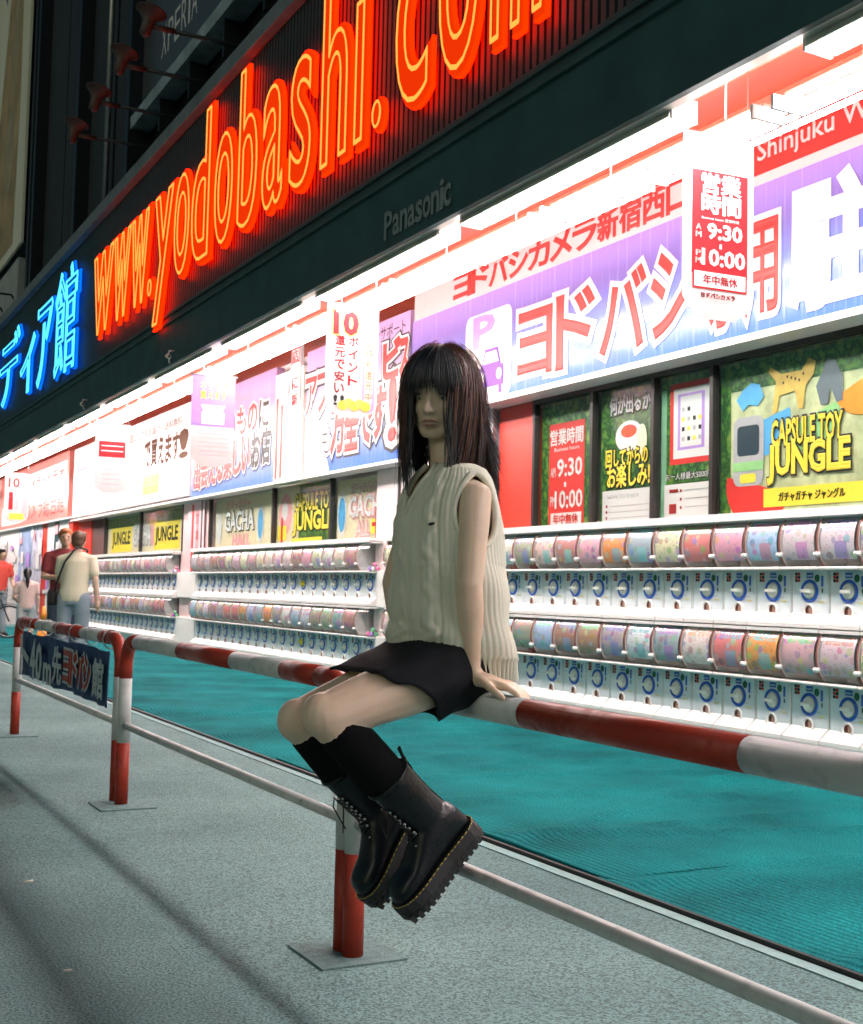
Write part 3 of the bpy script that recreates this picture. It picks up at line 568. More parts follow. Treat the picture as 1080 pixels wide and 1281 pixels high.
fc.text('CAPSULE TOY', .62, .40, 1.8, .60, BLK, .006, .09, name='letter_outline'); fc.text('CAPSULE TOY', .62, .40, 1.8, .60, YEL, .010, .03)
fc.text('JUNGLE', .58, .10, 1.82, .38, BLK, .006, .09, name='letter_outline'); fc.text('JUNGLE', .58, .10, 1.82, .38, YEL, .010, .04)
fc.rects([(.55, .0, 1.5, .07)], YEL, .006); fc.polys([(disc(.30, .38, .22, .26), 0, 0), (disc(.28, .42, .10, .12), 1, .002)], [PINK, WSIGN], .004, 'capsule')
fc.rects([(.05, .06, .35, .24, 0), (.17, .0, .23, .34, 1, .002)], [YEL, RED], .007)
t, fc, w, h = poster('poster with white GACHA lettering beside the dark door posts', 17.5, 15.05, 1.62, 2.34, BEIGE)
drops(fc, .18, WSIGN); drops(fc, 1.9, LBL)
fc.text('GACHA', .45, .24, 1.65, .50, BLK, .008, .07, name='letter_outline'); fc.text('GACHA', .45, .24, 1.65, .50, WSIGN, .012, .03); fc.text('ガチャガチャ', .5, .54, 1.5, .66, PINK, .01, .03); fc.text('HALL', .8, .02, 1.5, .18, PINK, .01, .05)
t, fc, w, h = poster('poster with GACHA and yellow JUNGLE letters in the far window', 24.1, 18.95, 1.62, 2.40, BEIGE)
for u_ in (.3, 3.3): fc.rects([(u_, .05, u_+1.5, .5)], YEL, .004); fc.text('JUNGLE', u_+.1, .12, u_+1.4, .42, BLK, .008, .03)
fc.rects([(0, .5, 5.1, .78)], JUNG, .002); fc.text('GACHA', 1.95, .16, 3.1, .5, GREY, .008, .1); fc.text('GACHA', 1.95, .16, 3.1, .5, WSIGN, .012, .02)
fc.polys([(disc(3.2, .4, .3, .28), 0, 0)], PINK, .003, 'capsule')
t, fc, w, h = poster('tall narrow pink poster strip between the dark door posts', 18.55, 17.75, .9, 2.34, mat('pale_pink_poster', (.75, .55, .58), .4), 5.56)
fc.rects([(.2, .1, .3, 1.4, 0), (.42, .2, .55, 1.3, 1), (.66, 0, .72, 1.44, 2)], [RED, PINK, DARK2], .003)
for ch, z in zip('営業時間', (1.2, .95, .7, .45)): fc.text(ch, .41, z-.1, .57, z+.06, DRED, .007)
obj('window_pane', MB().box(5.612, 5.616, 11.38, 17.58, 1.61, 2.34), GLASS, st); obj('window_pane', MB().box(5.612, 5.616, 18.97, 24.13, 1.61, 2.4), GLASS, st)

# ================================================================== NEON SIGNS
NRED = glowmat('neon_red_letter_face', (.80, .032, .001), .50); NEDGE = glowmat('neon_red_return_glow', (1.0, .006, .0), 3.8); NTUBE = glowmat('neon_orange_tube', (1.0, .33, .05), .78)  # letter faces and returns emit the light the tubes would throw on them
NBLUE = glowmat('neon_blue_letter_face', (.0, .05, .26), .55); NBT = glowmat('neon_cyan_tube', (.08, .62, 1.0), .95); NBE = glowmat('neon_blue_return_glow', (.0, .08, .7), 1.3)
def neon(t, fc, ch, ul, ur, z0, z1, face, edge, tubem, off=.05, td=.011, tube_off=-.012):
    "channel letter: glowing return, face and neon outline tube"
    bv, _ = glyph(ch); lo = bv.min(0); hi = bv.max(0); su = (ur-ul)/(hi[0]-lo[0]); sv = (z1-z0)/(hi[1]-lo[1])
    v, f = glyph(ch, off, 0, .5, 6); mb = MB()
    mb.add([fc.P(ul+(p[0]-lo[0])*su, z0+(p[1]-lo[1])*sv, .03+(p[2]+.5)*.03) for p in v], f, 0)
    o = obj('letter', mb, edge, t)
    v, f = glyph(ch, off-.004, 0, 0, 6)
    obj('letter_face', MB().add([fc.P(ul+(p[0]-lo[0])*su, z0+(p[1]-lo[1])*sv, .063) for p in v], f), face, o)
    v, f = glyph(ch, tube_off, td, 0, 5)
    obj('neon_tube', MB().add([fc.P(ul+(p[0]-lo[0])*su, z0+(p[1]-lo[1])*sv, .085+p[2]*.9) for p in v], f), tubem, o)
t = thing('neon_sign', 'huge red neon web address lettering glowing on the dark slatted fascia', 'neon sign', (3.70, 11.3, 4.33))
fc = wallface(3.70, 20, 0, t)
B_, X_, A_, D_ = 4.36, 5.40, 5.82, 3.98
for ch, a, b_ in (('w', 16.75, 15.72), ('w', 15.62, 14.85), ('w', 14.75, 14.03), ('.', 13.95, 13.83), ('y', 13.72, 13.05), ('o', 12.93, 12.43), ('d', 12.30, 11.77), ('o', 11.55, 11.05), ('b', 10.85, 10.38), ('a', 10.20, 9.74), ('s', 9.54, 9.12), ('h', 8.87, 8.41), ('i', 8.24, 8.11), ('.', 7.92, 7.80), ('c', 7.55, 7.10), ('o', 6.92, 6.44), ('m', 6.26, 5.72)):
    z0, z1 = B_, X_
    if ch in 'dbhi': z1 = A_
    if ch == 'y': z0 = D_
    if ch == '.': z1 = B_+.17
    neon(t, fc, ch, 20-a, 20-b_, z0, z1, NRED, NEDGE, NTUBE, .030, .0078, .004)
t = thing('neon_sign', 'blue neon Japanese characters at the left end of the dark fascia', 'neon sign', (3.70, 21, 4.0))
fc = wallface(3.70, 30, 0, t)
for ch, a, b_, z0, z1 in (('メ', 27.3, 24.9, 4.25, 5.55), ('デ', 24.6, 22.5, 4.30, 5.6), ('ィ', 22.3, 21.0, 4.25, 5.2), ('ア', 20.8, 19.6, 4.2, 5.5), ('館', 19.35, 17.85, 4.15, 5.72)):
    neon(t, fc, ch, 30-a, 30-b_, z0, z1, NBLUE, NBE, NBT, .015, .012, -.004)
t = thing('fascia_lettering', 'faint grey raised maker name on the dark fascia below the red neon', 'lettering', (3.695, 7.3, 3.53))
fc = wallface(3.695, 7.83, 3.5, t); x = 0
for ch, w_ in zip('Panasonic', (.135, .115, .12, .115, .105, .12, .12, .05, .105)):
    z1 = .19 if ch in 'Pi' else .14
    fc.text(ch, x, .04, x+w_*.86, .04+z1, mat('grey_letter_metal', (.17, .22, .22), .5), .006, .02, name='letter', shear=.0); x += w_

# ================================================================== CANOPY LIGHTS
HOUS = mat('white_fixture_enamel', (.72, .70, .68), .35, noise=.06)
def fixture(y0, L, x, z, label, group):
    t = thing('light_fixture', label, 'light fixture', (x, y0+L/2, z), group)
    obj('housing', MB().box(x-.03, x+.03, y0, y0+L, z+.035, z+.06), mat('fixture_pink_lit', (.62, .28, .22), .5), t, bevel=.006)  # housing tinted pink for the glow between the tubes
    for yy_ in (y0, y0+L):
        obj('end_bracket', MB().box(x-.10, x+.10, yy_-.010, yy_+.010, z-.032, z+.036), HOUS, t)
    for dx in (-.085, .0, .085):
        obj('tube', MB().tube([(x+dx, y0+.01, z-.01), (x+dx, y0+L-.01, z-.01)], .0145, 8), TUBEM, t)
    mb = MB(); mb.tube([(x, y0+.3, z+.07), (x, y0+.3, 4.06)], .005, 5); obj('hanger', mb, HOUS, t)
edges = [-8.2, -6, -3.9, -1.9, .2, 2.2, 4.42, 6.42, 8.52, 10.5, 13.0, 15.8, 18.2, 20.6, 23.0, 25.5, 28, 31, 34, 37.5]
for k in range(len(edges)-1):
    a, b_ = edges[k], edges[k+1]
    nm = ORD[k]
    fixture(a+.04, b_-a-.14, 4.12, 3.40, 'white tube light in the inner row under the canopy, %s from the right' % nm, 'inner row of canopy tube lights')
    fixture(a-.6, b_-a-.12, 4.40, 3.50, 'white tube light behind the inner row under the canopy, %s from the right' % nm, 'rear row of canopy tube lights')
for k in range(15):
    a = 2.37+2.42*(k-4)
    t = thing('light_fixture', 'white trough light hanging just inside the dark fascia edge, %s from the right' % ORD[k], 'light fixture', (3.86, a+1.1, 3.6), 'outer row of trough lights')
    mb = MB(); L = 2.1 if k != 4 else 1.5
    prof = [(-.09, .0), (-.055, .10), (.055, .10), (.09, .0), (.082, .0), (.05, .09), (-.05, .09), (-.082, .0)]
    mb.loft([[(3.87+p, y, 3.435+q) for p, q in prof] for y in (a, a+L)], 0, True, False); obj('housing', mb, HOUS, t)
    obj('tube', MB().tube([(3.87, a+.03, 3.46), (3.87, a+L-.03, 3.46)], .014, 8), TUBEM, t)
    obj('end_bracket', MB().box(3.79, 3.95, a-.02, a-.004, 3.425, 3.54), HOUS, t); obj('end_bracket', MB().box(3.79, 3.95, a+L+.004, a+L+.02, 3.425, 3.54), HOUS, t)
    mb = MB().tube([(3.87, a+.25, 3.50), (3.80, a+.25, 3.9)], .006, 5); obj('hanger', mb, HOUS, t)
# spot cameras and junction boxes on the fascia edge
for k, (y, s) in enumerate(((13.0, 'right'), (17.2, 'left'))):
    t = thing('security_camera', 'small white camera on a bracket at the canopy edge, %s one' % s, 'camera', (3.66, y, 3.52))
    obj('bracket', MB().tube([(3.70, y, 3.62), (3.60, y, 3.62), (3.58, y, 3.55)], .014, 8), HOUS, t)
    obj('housing', MB().tube([(3.58, y-.09, 3.50), (3.58, y+.07, 3.53)], .036, 12), HOUS, t, bevel=0)
    obj('lens', MB().tube([(3.58, y-.105, 3.497), (3.58, y-.088, 3.50)], .026, 12), BLK, t); t.scale = (.6, .6, .6)
    mb = MB().tube([(3.60, y, 3.54), (3.66, y+.2, 3.44), (3.78, y+.5, 3.47), (3.85, y+.9, 3.52)], .006, 6); obj('cable', mb, HOUS, t)

# ================================================================== HANGING BANNERS
BCL = mat('banner_cloth', (.50, .47, .47), .8, noise=.05, spec=.1)
def banner(label, xc, y, z0, z1, w=.46, m_=BCL, rot=.07):
    t = thing('hanging_banner', label, 'banner', (xc, y, z1)); U = Vector((math.cos(rot), -math.sin(rot), 0)); Nn = Vector((-math.sin(rot), -math.cos(rot), 0))
    mb = MB(); pts = []; H = z1-z0; nx, nz = 10, 18; vs = []
    for side in (0, 1):
        for j in range(nz+1):
            for i in range(nx+1):
                u = i/nx; v = j/nz; e = 0
                if v < .14: e = (.14-v)/.14
                half = .5*(1-.0*e)*math.sqrt(max(0, 1-e*e*.82)); uu = .5+(u-.5)*2*half
                bulge = .018*math.sin(v*5)*(1-v)+.01*math.sin(u*6+v*3)
                vs.append(Vector((xc, y, z0))+U*((uu-.5)*w)+Vector((0, 0, v*H))+Nn*(bulge*0+.002*(1-side)))
    o_ = (nx+1)*(nz+1)
    fs = [(j*(nx+1)+i, j*(nx+1)+i+1, (j+1)*(nx+1)+i+1, (j+1)*(nx+1)+i) for j in range(nz) for i in range(nx)]
    mb.add(vs[:o_], fs, 0, True); mb.add(vs[o_:], [tuple(reversed(f)) for f in fs], 0, True)
    obj('cloth', mb, m_, t)
    obj('rod', MB().tube([Vector((xc, y, z1))-U*(w/2+.02), Vector((xc, y, z1))+U*(w/2+.02)], .009, 8), GALV, t)
    obj('cord', MB().tube([Vector((xc, y, z1))-U*(w/2), (xc-.2, y, z1+.12), (xc-.22, y, 4.06)], .004, 5).tube([Vector((xc, y, z1))+U*(w/2), (xc+.2, y, z1+.12), (xc+.2, y, 4.06)], .004, 5), GALV, t)
    return t, Face(Vector((xc, y, z0))-U*(w/2)+Nn*.002, U, (0, 0, 1), Nn, t)
SOFTRED = mat('banner_red_print', (.46, .022, .028), .8, noise=.06, spec=.1)
t, fc = banner('white hanging banner with red opening hours 9:30 to 10:00, largest and rightmost', 4.37, 5.1, 2.55, 3.55)
fc.text('Multimedia Cameras', .06, .885, .42, .915, SOFTRED, .003); fc.text('West Main Store', .07, .83, .41, .86, GREY, .003)
fc.rects([(.06, .24, .42, .80)], SOFTRED, .002, 'red_panel')
fc.text('営業', .12, .68, .37, .785, WSIGN, .005, .03); fc.text('時間', .12, .57, .37, .675, WSIGN, .005, .03); fc.text('Business hours 営業時間', .12, .535, .36, .552, WSIGN, .005)
fc.text('A', .085, .475, .115, .505, WSIGN, .005, .02); fc.text('M', .083, .435, .117, .465, WSIGN, .005, .02); fc.text('9:30', .16, .435, .38, .515, WSIGN, .005, .03)
fc.rects([(.235, .385, .25, .41)], WSIGN, .005)
fc.text('P', .085, .335, .113, .365, WSIGN, .005, .02); fc.text('M', .083, .295, .117, .325, WSIGN, .005, .02); fc.text('10:00', .125, .29, .40, .375, WSIGN, .005, .03)
fc.rects([(.065, .16, .415, .262, 0), (.075, .17, .405, .252, 1, .0015)], [SOFTRED, WSIGN], .0045); fc.text('年中無休', .13, .185, .35, .238, SOFTRED, .008, .01)
fc.text('ヨドバシカメラ', .12, .115, .34, .142, SOFTRED, .003, .02); fc.text('www.yodobashi.com', .15, .09, .31, .10, GREY, .003)
t, fc = banner('white hanging banner with big red number 10 and gold coins', 4.17, 9.42, 2.50, 3.45)
fc.text('10', .07, .70, .27, .88, GOLD, .003, .10, name='letter_outline'); fc.text('10', .07, .70, .27, .88, SOFTRED, .008, .05)
for k, ch in enumerate('ポイント'): fc.text(ch, .20, .60-.11*k, .28, .68-.11*k, SOFTRED, .003, .02)
for k, (ch, m_) in enumerate((('還', SOFTRED), ('元', SOFTRED), ('で', SOFTRED), ('安', DRED), ('い', DRED), ('!!', BLK))): fc.text(ch, .08, .60-.10*k, .165, .68-.10*k, m_, .003, .02)
fc.polys([(rrect(.325, .06, .435, .90, .04, .04), 0, 0), (rrect(.345, .12, .415, .88, .03, .03), 1, .001)], [PURP, BEIGE], .003, 'strip_print')
for k, ch in enumerate('全商品特別還元中'): fc.text(ch, .35, .78-.09*k, .41, .85-.09*k, DRED, .007)
fc.polys([(disc(.16+.05*k, .10+.02*(k % 2), .045, .04), k % 2, .0008*k) for k in range(5)], [YEL, GOLD], .004, 'coin')
t, fc = banner('hanging banner with purple top half and yellow lettering over white text', 3.97, 12.5, 2.32, 3.27)
fc.rects([(.0, .42, .46, .95)], mat('lilac_print', (.34, .20, .52), .8, spec=.1), .002, 'purple_panel'); fc.text('ネットで', .09, .80, .37, .88, YEL, .005, .02); fc.text('買えます', .09, .70, .37, .785, YEL, .005, .02)
fc.polys([([(.10, .64), (.36, .64), (.33, .58), (.13, .58)], 0, 0), ([(.11, .44), (.35, .44), (.35, .57), (.11, .57)], 1, 0)], [WSIGN, BEIGE], .005, 'basket_print')
fc.rects([(.08, .34-.045*k, .40, .345-.045*k) for k in range(6)], PINK, .003)
t, fc = banner('pale hanging banner with small red box, second from the left', 4.07, 17.3, 2.33, 3.28)
fc.rects([(.05, .50, .41, .72, 0), (.08, .65, .38, .66, 1, .002), (.08, .58, .38, .59, 1, .002)], [SOFTRED, WSIGN], .003); fc.text('ご来店ありがとう', .08, .80, .38, .85, PINK, .003); fc.rects([(.1, .4-.07*k, .36, .41-.07*k) for k in range(5)], PINK, .003)
t, fc = banner('white hanging banner with red and yellow column text, leftmost of the row', 4.2, 25.7, 2.25, 3.22)
fc.text('10', .07, .70, .27, .88, RED, .004, .03); fc.rects([(.33, .1, .43, .9, 0), (.1, .06, .38, .18, 1), (.08, .25, .16, .6, 2), (.19, .25, .27, .6, 0)], [PINK, YEL, SOFTRED], .003)

# ================================================================== ABOVE THE LEDGE: BILLBOARD, LAMPS, TALL BANNER
t = thing('billboard', 'dark billboard with thin white lettering in steel frame above the neon', 'billboard', (4.2, 12, 7.3))
obj('panel', MB().box(4.2, 4.3, 5, 16.9, 7.52, 12), mat('dark_grey_print', (.07, .075, .08), .3, noise=.15), t)
obj('frame', MB().box(4.05, 4.32, 4.98, 16.95, 7.34, 7.51), mat('pale_blue_grey_steel', (.34, .40, .42), .4, noise=.5, scale=4), t)
obj('frame', MB().box(4.1, 4.32, 16.92, 17.10, 7.52, 12), mat('pale_blue_grey_steel', (.34, .40, .42)), t)
fc = wallface(4.2, 15.95, 8.0, t); xx = 0
for ch in 'XPERIA': w_ = .08 if ch == 'I' else .24; fc.text(ch, xx, 0, xx+w_, .42, WSIGN, .005, .0, name='letter'); xx += w_+.06
obj('under_wall', MB().box(4.36, 4.395, 2, 17.2, 6.17, 7.33), DARK2, st)
for y in np.arange(5.2, 17, 1.3): obj('support_bracket', MB().box(4.1, 4.35, y-.03, y+.03, 6.9, 7.33), DARK2, t)
LAMPL = ('nearest the top edge', 'second from the top', 'third from the top', 'lowest of four')
def lamp(y, label, grp, L=1.0, z=6.56):
    t = thing('gooseneck_lamp', label, 'lamp', (4.36, y, z), grp)
    obj('arm', MB().tube([(4.36, y, z-.16), (4.12, y, z-.18), (4.04, y, z-.06), (4.0, y, z), (3.9, y, z), (4.0-L+.2, y, z)], .022, 8), DARK2, t)
    obj('sleeve', MB().tube([(4.0-L+.25, y, z), (4.0-L+.02, y, z)], .03, 8), RUST, t)
    ax = Vector((.25, 0, 1)).normalized(); c = Vector((4.0-L-.02, y, z))
    obj('shade', MB().lathe([(.02, -.12), (.055, -.09), (.06, .03), (.08, .07), (.13, .14), (.155, .143), (.155, .155), (.12, .15)], c, ax, 18), RUST, t)
for k, y in enumerate((11.9, 12.96, 14.13, 15.31)): lamp(y, 'dull metal bowl lamp on a long arm, '+LAMPL[k], 'lamps lighting the billboard')
for k, y in enumerate((26.2, 27.6, 29.2)): lamp(y, 'dark bowl lamp on an arm under the tall beige banner, %s' % ('rightmost' if k == 0 else 'middle' if k == 1 else 'leftmost'), 'lamps below the tall beige banner', 1.1, 6.9)
t = thing('tall_banner', 'tall beige advertising banner with brown figure shape at upper left', 'banner', (4.1, 28, 7.6))
TB = mat('beige_banner_print', (.50, .47, .38), .6, noise=0); n, l, b = nodes(TB); tc = n.new('ShaderNodeTexCoord')
mp = n.new('ShaderNodeMapping'); mp.inputs['Scale'].default_value = (1, .5, .22); l.new(tc.outputs['Object'], mp.inputs[0]); no = n.new('ShaderNodeTexNoise'); no.inputs['Scale'].default_value = 1.5; no.inputs['Detail'].default_value = 3; l.new(mp.outputs[0], no.inputs['Vector'])
r_ = ramp(n, [(.35, (.80, .77, .64)), (.6, (.74, .68, .5)), (.8, (.5, .34, .16))]); l.new(no.outputs['Fac'], r_.inputs[0]); l.new(r_.outputs[0], b.inputs['Base Color'])
obj('cloth', MB().box(3.95, 4.0, 25.0, 31.5, 7.7, 20), TB, t)
fc = wallface(3.95, 31.5, 7.9, t)
fc.polys([([(2.2, 0), (5.5, 0), (5.7, 3), (5.5, 6.2), (5.0, 8.2), (4.4, 7.0), (3.4, 4.4), (2.6, 2.0)], 0, 0), ([(3.0, 6.2), (3.3, 7.6), (3.7, 9.0), (3.6, 7.4), (3.4, 5.8)], 1, .002), (disc(4.6, 2.2, .5, .9), 2, .004), (disc(4.9, 4.4, .35, 1.1), 2, .004)], [mat('brown_figure_print', (.52, .36, .18), .6, noise=.5, scale=1.5), mat('slate_print', (.12, .16, .2), .6), mat('pale_brown_print', (.46, .36, .22), .6, noise=.3, scale=2)], .003, 'figure_print')
obj('frame', MB().box(4.12, 4.3, 25.6, 31.6, 7.7, 7.88), LEDGE, t)
t = thing('pale_annex', 'pale building panel below the tall beige banner at the left edge', 'building', (4.0, 30, 5.9))
obj('panel', MB().box(4.05, 4.34, 25.8, 40, 6.18, 7.6), mat('pale_panel', (.4, .41, .40), .6, noise=.2, scale=2), t)

# ================================================================== CAPSULE MACHINES
PANEL = mat('machine_panel', (.74, .79, .82), .3, noise=.05, coat=.3); MBODY = mat('machine_white_plastic', (.83, .82, .80), .35, noise=.03)
RING = mat('dial_blue', (.02, .10, .48), .3, noise=0); KNOB = mat('knob_cream', (.80, .79, .72), .35, noise=.05); HOLE = mat('chute_dark_red', (.16, .035, .02), .5); HOLE2 = mat('chute_inner', (.42, .25, .2), .5)
DIV = mat('divider_brown', (.30, .10, .08), .35); YK = mat('knob_yellow', (.82, .68, .03), .35); DGR = mat('dark_green_print', (.03, .13, .07), .4)
MW = .300; MX = 5.55      # machine width, front face x
def arc_pts(r0, r1=None, a0=-62, a1=75, n=9): return [(-.02-.10*math.cos(R(a)), .165+.155*math.sin(R(a))) for a in [a0+(a1-a0)*i/(n-1) for i in range(n)]]
def machine_meshes():
    D = {}
    h = MW/2
    mb = MB()      # local: x 0 = front face, +x back, z 0 = bottom of tier; panel .0 to .335, drum .335 to .66
    mb.box(.0, .30, -h, h, .0, .33); mb.box(.12, .30, -h, h, .33, .655); D['body'] = mb.mesh('body', MBODY)
    D['front_panel'] = MB().box(-.006, .001, -h+.006, h-.006, .075, .325).mesh('front_panel', PANEL)
    mb = MB()      # chute ledge: sloping lip
    mb.add([(-.006, -h, .075), (-.006, h, .075), (-.085, h, .012), (-.085, -h, .012), (-.085, h, -.012), (-.085, -h, -.012), (0, h, -.012), (0, -h, -.012)], [(0, 1, 2, 3), (3, 2, 4, 5), (5, 4, 6, 7), (0, 3, 5, 7), (1, 6, 4, 2)])
    D['tray'] = mb.mesh('tray', MBODY)
    mb = MB(); mb.lathe([(.036, .000), (.047, -.008), (.043, -.018), (.034, -.012), (.032, .0)], (-.008, 0, .088), (1, 0, 0), 16, 0, False); D['chute_rim'] = mb.mesh('chute_rim', MBODY)
    mb = MB(); mb.lathe([(.0005, -.003), (.038, -.003)], (-.008, 0, .088), (1, 0, 0), 16, 0); mb.add([(-.0125, .002, .056), (-.0125, -.026, .064), (-.0125, -.033, .092), (-.0125, -.014, .118), (-.0125, .004, .122)], [(0, 1, 2, 3, 4)], 1); D['chute'] = mb.mesh('chute', [HOLE, HOLE2])
    mb = MB(); mb.lathe([(.070, -.006), (.070, -.013), (.062, -.018), (.052, -.013), (.052, -.006)], (0, 0, .208), (1, 0, 0), 24, 0, False); D['dial_ring'] = mb.mesh('dial_ring', RING)
    mb = MB(); mb.lathe([(.045, .0), (.045, -.012), (.041, -.015), (.0005, -.016)], (-.006, 0, .208), (1, 0, 0), 20, 0); mb.box(-.042, -.018, -.040, .040, .208-.010, .208+.010); D['knob'] = mb.mesh('knob', KNOB)
    D['yellow_knob'] = D['knob'].copy(); D['yellow_knob'].materials[0] = YK
    mb = MB()
    def q(y0, y1, z0, z1, mi, x=-.0095): mb.add([(x, y1, z0), (x, y0, z0), (x, y0, z1), (x, y1, z1)], [(0, 1, 2, 3)], mi)
    # as seen, left is +y
    for i in range(3):
        for j in range(2): q(.078+.022*j, .098+.022*j, .262+.02*i, .279+.02*i, (i+j) % 2)
    q(-.030, .026, .286, .318, 2); q(-.024, .020, .296, .304, 4, -.0105)
    mb.add([(-.0095, -.062+.022*math.cos(a), .285+.024*math.sin(a)) for a in [2*math.pi*k/12 for k in range(12)]][::-1], [tuple(range(12))], 3)
    q(-.112, -.094, .235, .300, 2); q(-.110, -.098, .198, .225, 3); q(-.12, -.075, .140, .1455, 5); q(-.10, -.02, .165, .168, 6)
    D['label_print'] = mb.mesh('label_print', [RED, BLK, BLUE, DGR, WSIGN, YEL, GREY])
    A = arc_pts(0); mb = MB()
    mb.loft([[(x, y, z+.335) for x, z in A] for y in (-h+.012, h-.012)], 0, False, True)
    mb.f = [f for f in mb.f if not (f[1] == f[0]-len(A)+1)]; mb.m = [0]*len(mb.f); mb.sm = [True]*len(mb.f); D['clear_cover'] = mb.mesh('clear_cover', CLEAR)
    A2 = [(-.02-.088*math.cos(R(a)), .165+.143*math.sin(R(a))) for a in [-48+123*i/7 for i in range(8)]]
    mb = MB(); v = [(x, y, z+.335) for y in (h-.022, -h+.018) for x, z in A2]; mb.add(v, [(i, i+1, 8+i+1, 8+i) for i in range(7)], 0, True); D['display_card'] = mb.mesh('display_card', CARD)
    mb = MB(); A3 = A+[(.12, .32), (.12, .01)]; k = len(A3)
    vs = [(x, y, z+.335) for y in (h-.0145, h-.003) for x, z in A3]; mb.add(vs, [tuple(range(k)), tuple(range(2*k-1, k-1, -1))]+[(i, (i+1) % k, k+(i+1) % k, k+i) for i in range(k)]); mb.tube([(x-.001, h-.009, z+.335) for x, z in A], .0055, 5, 1); D['divider'] = mb.mesh('divider', [mat('pale_divider', (.62, .60, .58), .35), DIV])
    D['top_cap'] = MB().box(-.09, .12, -h, h, .640, .66).mesh('top_cap', MBODY); D['drum_rail'] = MB().tube([(-.100, -h, .343), (-.100, h, .343)], .010, 8).mesh('drum_rail', MBODY); D['drum_floor'] = MB().box(-.092, .12, -h, h, .3305, .344).mesh('drum_floor', mat('grey_green_plastic', (.5, .56, .54), .4))
    mb = MB(); mb.tube([(-.118, h+.012, .425), (-.118, h-.028, .425)], .014, 8); D['latch'] = mb.mesh('latch', MBODY)
    return D
MD = machine_meshes()
CCOL = {'pink': (.78, .42, .48), 'lilac': (.70, .58, .78), 'pale blue': (.40, .55, .78), 'cream': (.78, .72, .52), 'orange': (.80, .36, .10), 'red and pink': (.75, .22, .24), 'grey': (.42, .45, .48), 'white': (.82, .80, .80), 'olive green': (.40, .42, .28), 'brownish red': (.50, .25, .2), 'blue grey': (.33, .42, .52), 'pink and white': (.80, .62, .64)}
UP1 = ['cream', 'pink and white', 'pink and white', 'lilac', 'pale blue', 'pink', 'red and pink', 'cream', 'grey', 'orange', 'pink', 'brownish red', 'pink and white', 'olive green', 'cream', 'pink']
LO1 = ['pink', 'cream', 'pink and white', 'pink', 'orange', 'red and pink', 'white', 'blue grey', 'white', 'grey', 'brownish red', 'brownish red', 'pale blue', 'olive green', 'blue grey', 'white']
CAPM = [mat('capsule_%s' % k, c, .2, noise=0, coat=.5) for k, c in (('pink', (.75, .15, .35)), ('green', (.15, .55, .25)), ('blue', (.12, .25, .7)), ('white', (.8, .8, .8)), ('purple', (.35, .2, .6)))]
def machine(y, z, label, grp, col, near, yellow=False, end=False, k=0):
    t = thing('capsule_machine', label, 'capsule machine', (MX, y, z), grp)
    parts = ['body', 'front_panel', 'tray', 'clear_cover', 'display_card', 'divider', 'top_cap', 'drum_rail', 'drum_floor', 'dial_ring', 'yellow_knob' if yellow else 'knob', 'label_print', 'chute']
    if near: parts += ['chute_rim', 'latch']
    if end: parts.remove('display_card')
    for p in parts:
        o = bpy.data.objects.new('knob' if p == 'yellow_knob' else p, MD[p]); COL.objects.link(o); o.parent = t
        if p == 'label_print': o['kind'] = 'stuff'
        if p == 'display_card': o.color = tuple(min(.9, (c*.95+.02)*rng.uniform(.85, 1.1)) for c in col)+(1,)
        if p in ('knob', 'yellow_knob'):
            o.rotation_euler = (0, 0, 0)
    if end:
        dk = obj('back_panel', MB().box(.10, .119, -.145, .145, .35, .63), mat('drum_inside_brown', (.16, .05, .05), .5), t, True)
        for q in range(7):
            c = obj('capsule', MB().ball((.0-.03*(q % 2)+.02, -.11+.045*(q % 5)+.01*(q//5), .375+.045*(q//5)), .024, nu=12, nv=8), CAPM[(q*3+k) % 5], t, True)
    return t
banks = [('right bank', 5.30-.311*2, 22, 'capsule machines in the right bank'), ('middle bank', 11.88, 20, 'capsule machines in the middle bank'), ('far left bank', 19.12, 20, 'capsule machines in the far left bank')]
cn = list(CCOL)
for bi, (bn, y0, n_, grp) in enumerate(banks):
    for k in range(n_):
        for tier, z in (('upper', .925), ('lower', .245)):
            y = y0+.311*k
            if bi == 0 and k < 16: cname = (UP1 if tier == 'upper' else LO1)[k]
            elif tier == 'upper': cname = ['pink', 'pink and white', 'pink', 'brownish red', 'pink and white', 'cream'][int(rng.integers(0, 6))]
            else: cname = cn[int(rng.integers(0, 12))]
            end = bi > 0 and k == 0; ye = bi > 0 and k == (6 if bi == 1 else 11)
            what = 'loose capsules instead of a card' if end else ('%s card' % cname)+(' and yellow knob' if ye else '')
            lab = 'machine, %s, %s row, %s from right, %s' % (what, tier, ORD[k], bn)
            machine(y, z, lab, grp, CCOL[cname], bi == 0 or (bi == 1 and k < 10), ye, end, k+(tier == 'lower'))
    ya, yb = y0-.155, y0+.311*n_-.155
    s = thing('machine_stand', 'white plinth and shelves carrying the %s of capsule machines' % bn, 'stand', (MX, (ya+yb)/2, 0))
    obj('plinth', MB().box(MX-.03, MX+.33, ya, yb, .0, .23), MBODY, s); obj('top_shelf', MB().box(MX-.11, MX+.34, ya-.01, yb+.01, 1.588, 1.612), WHITE, s, bevel=.004)
    obj('top_lip', MB().box(MX-.113, MX-.10, ya-.01, yb+.01, 1.575, 1.625), WHITE, s)
    obj('foot_shadow_gap', MB().box(MX-.02, MX+.3, ya, yb, -.0, .012), BLK, s) if False else None
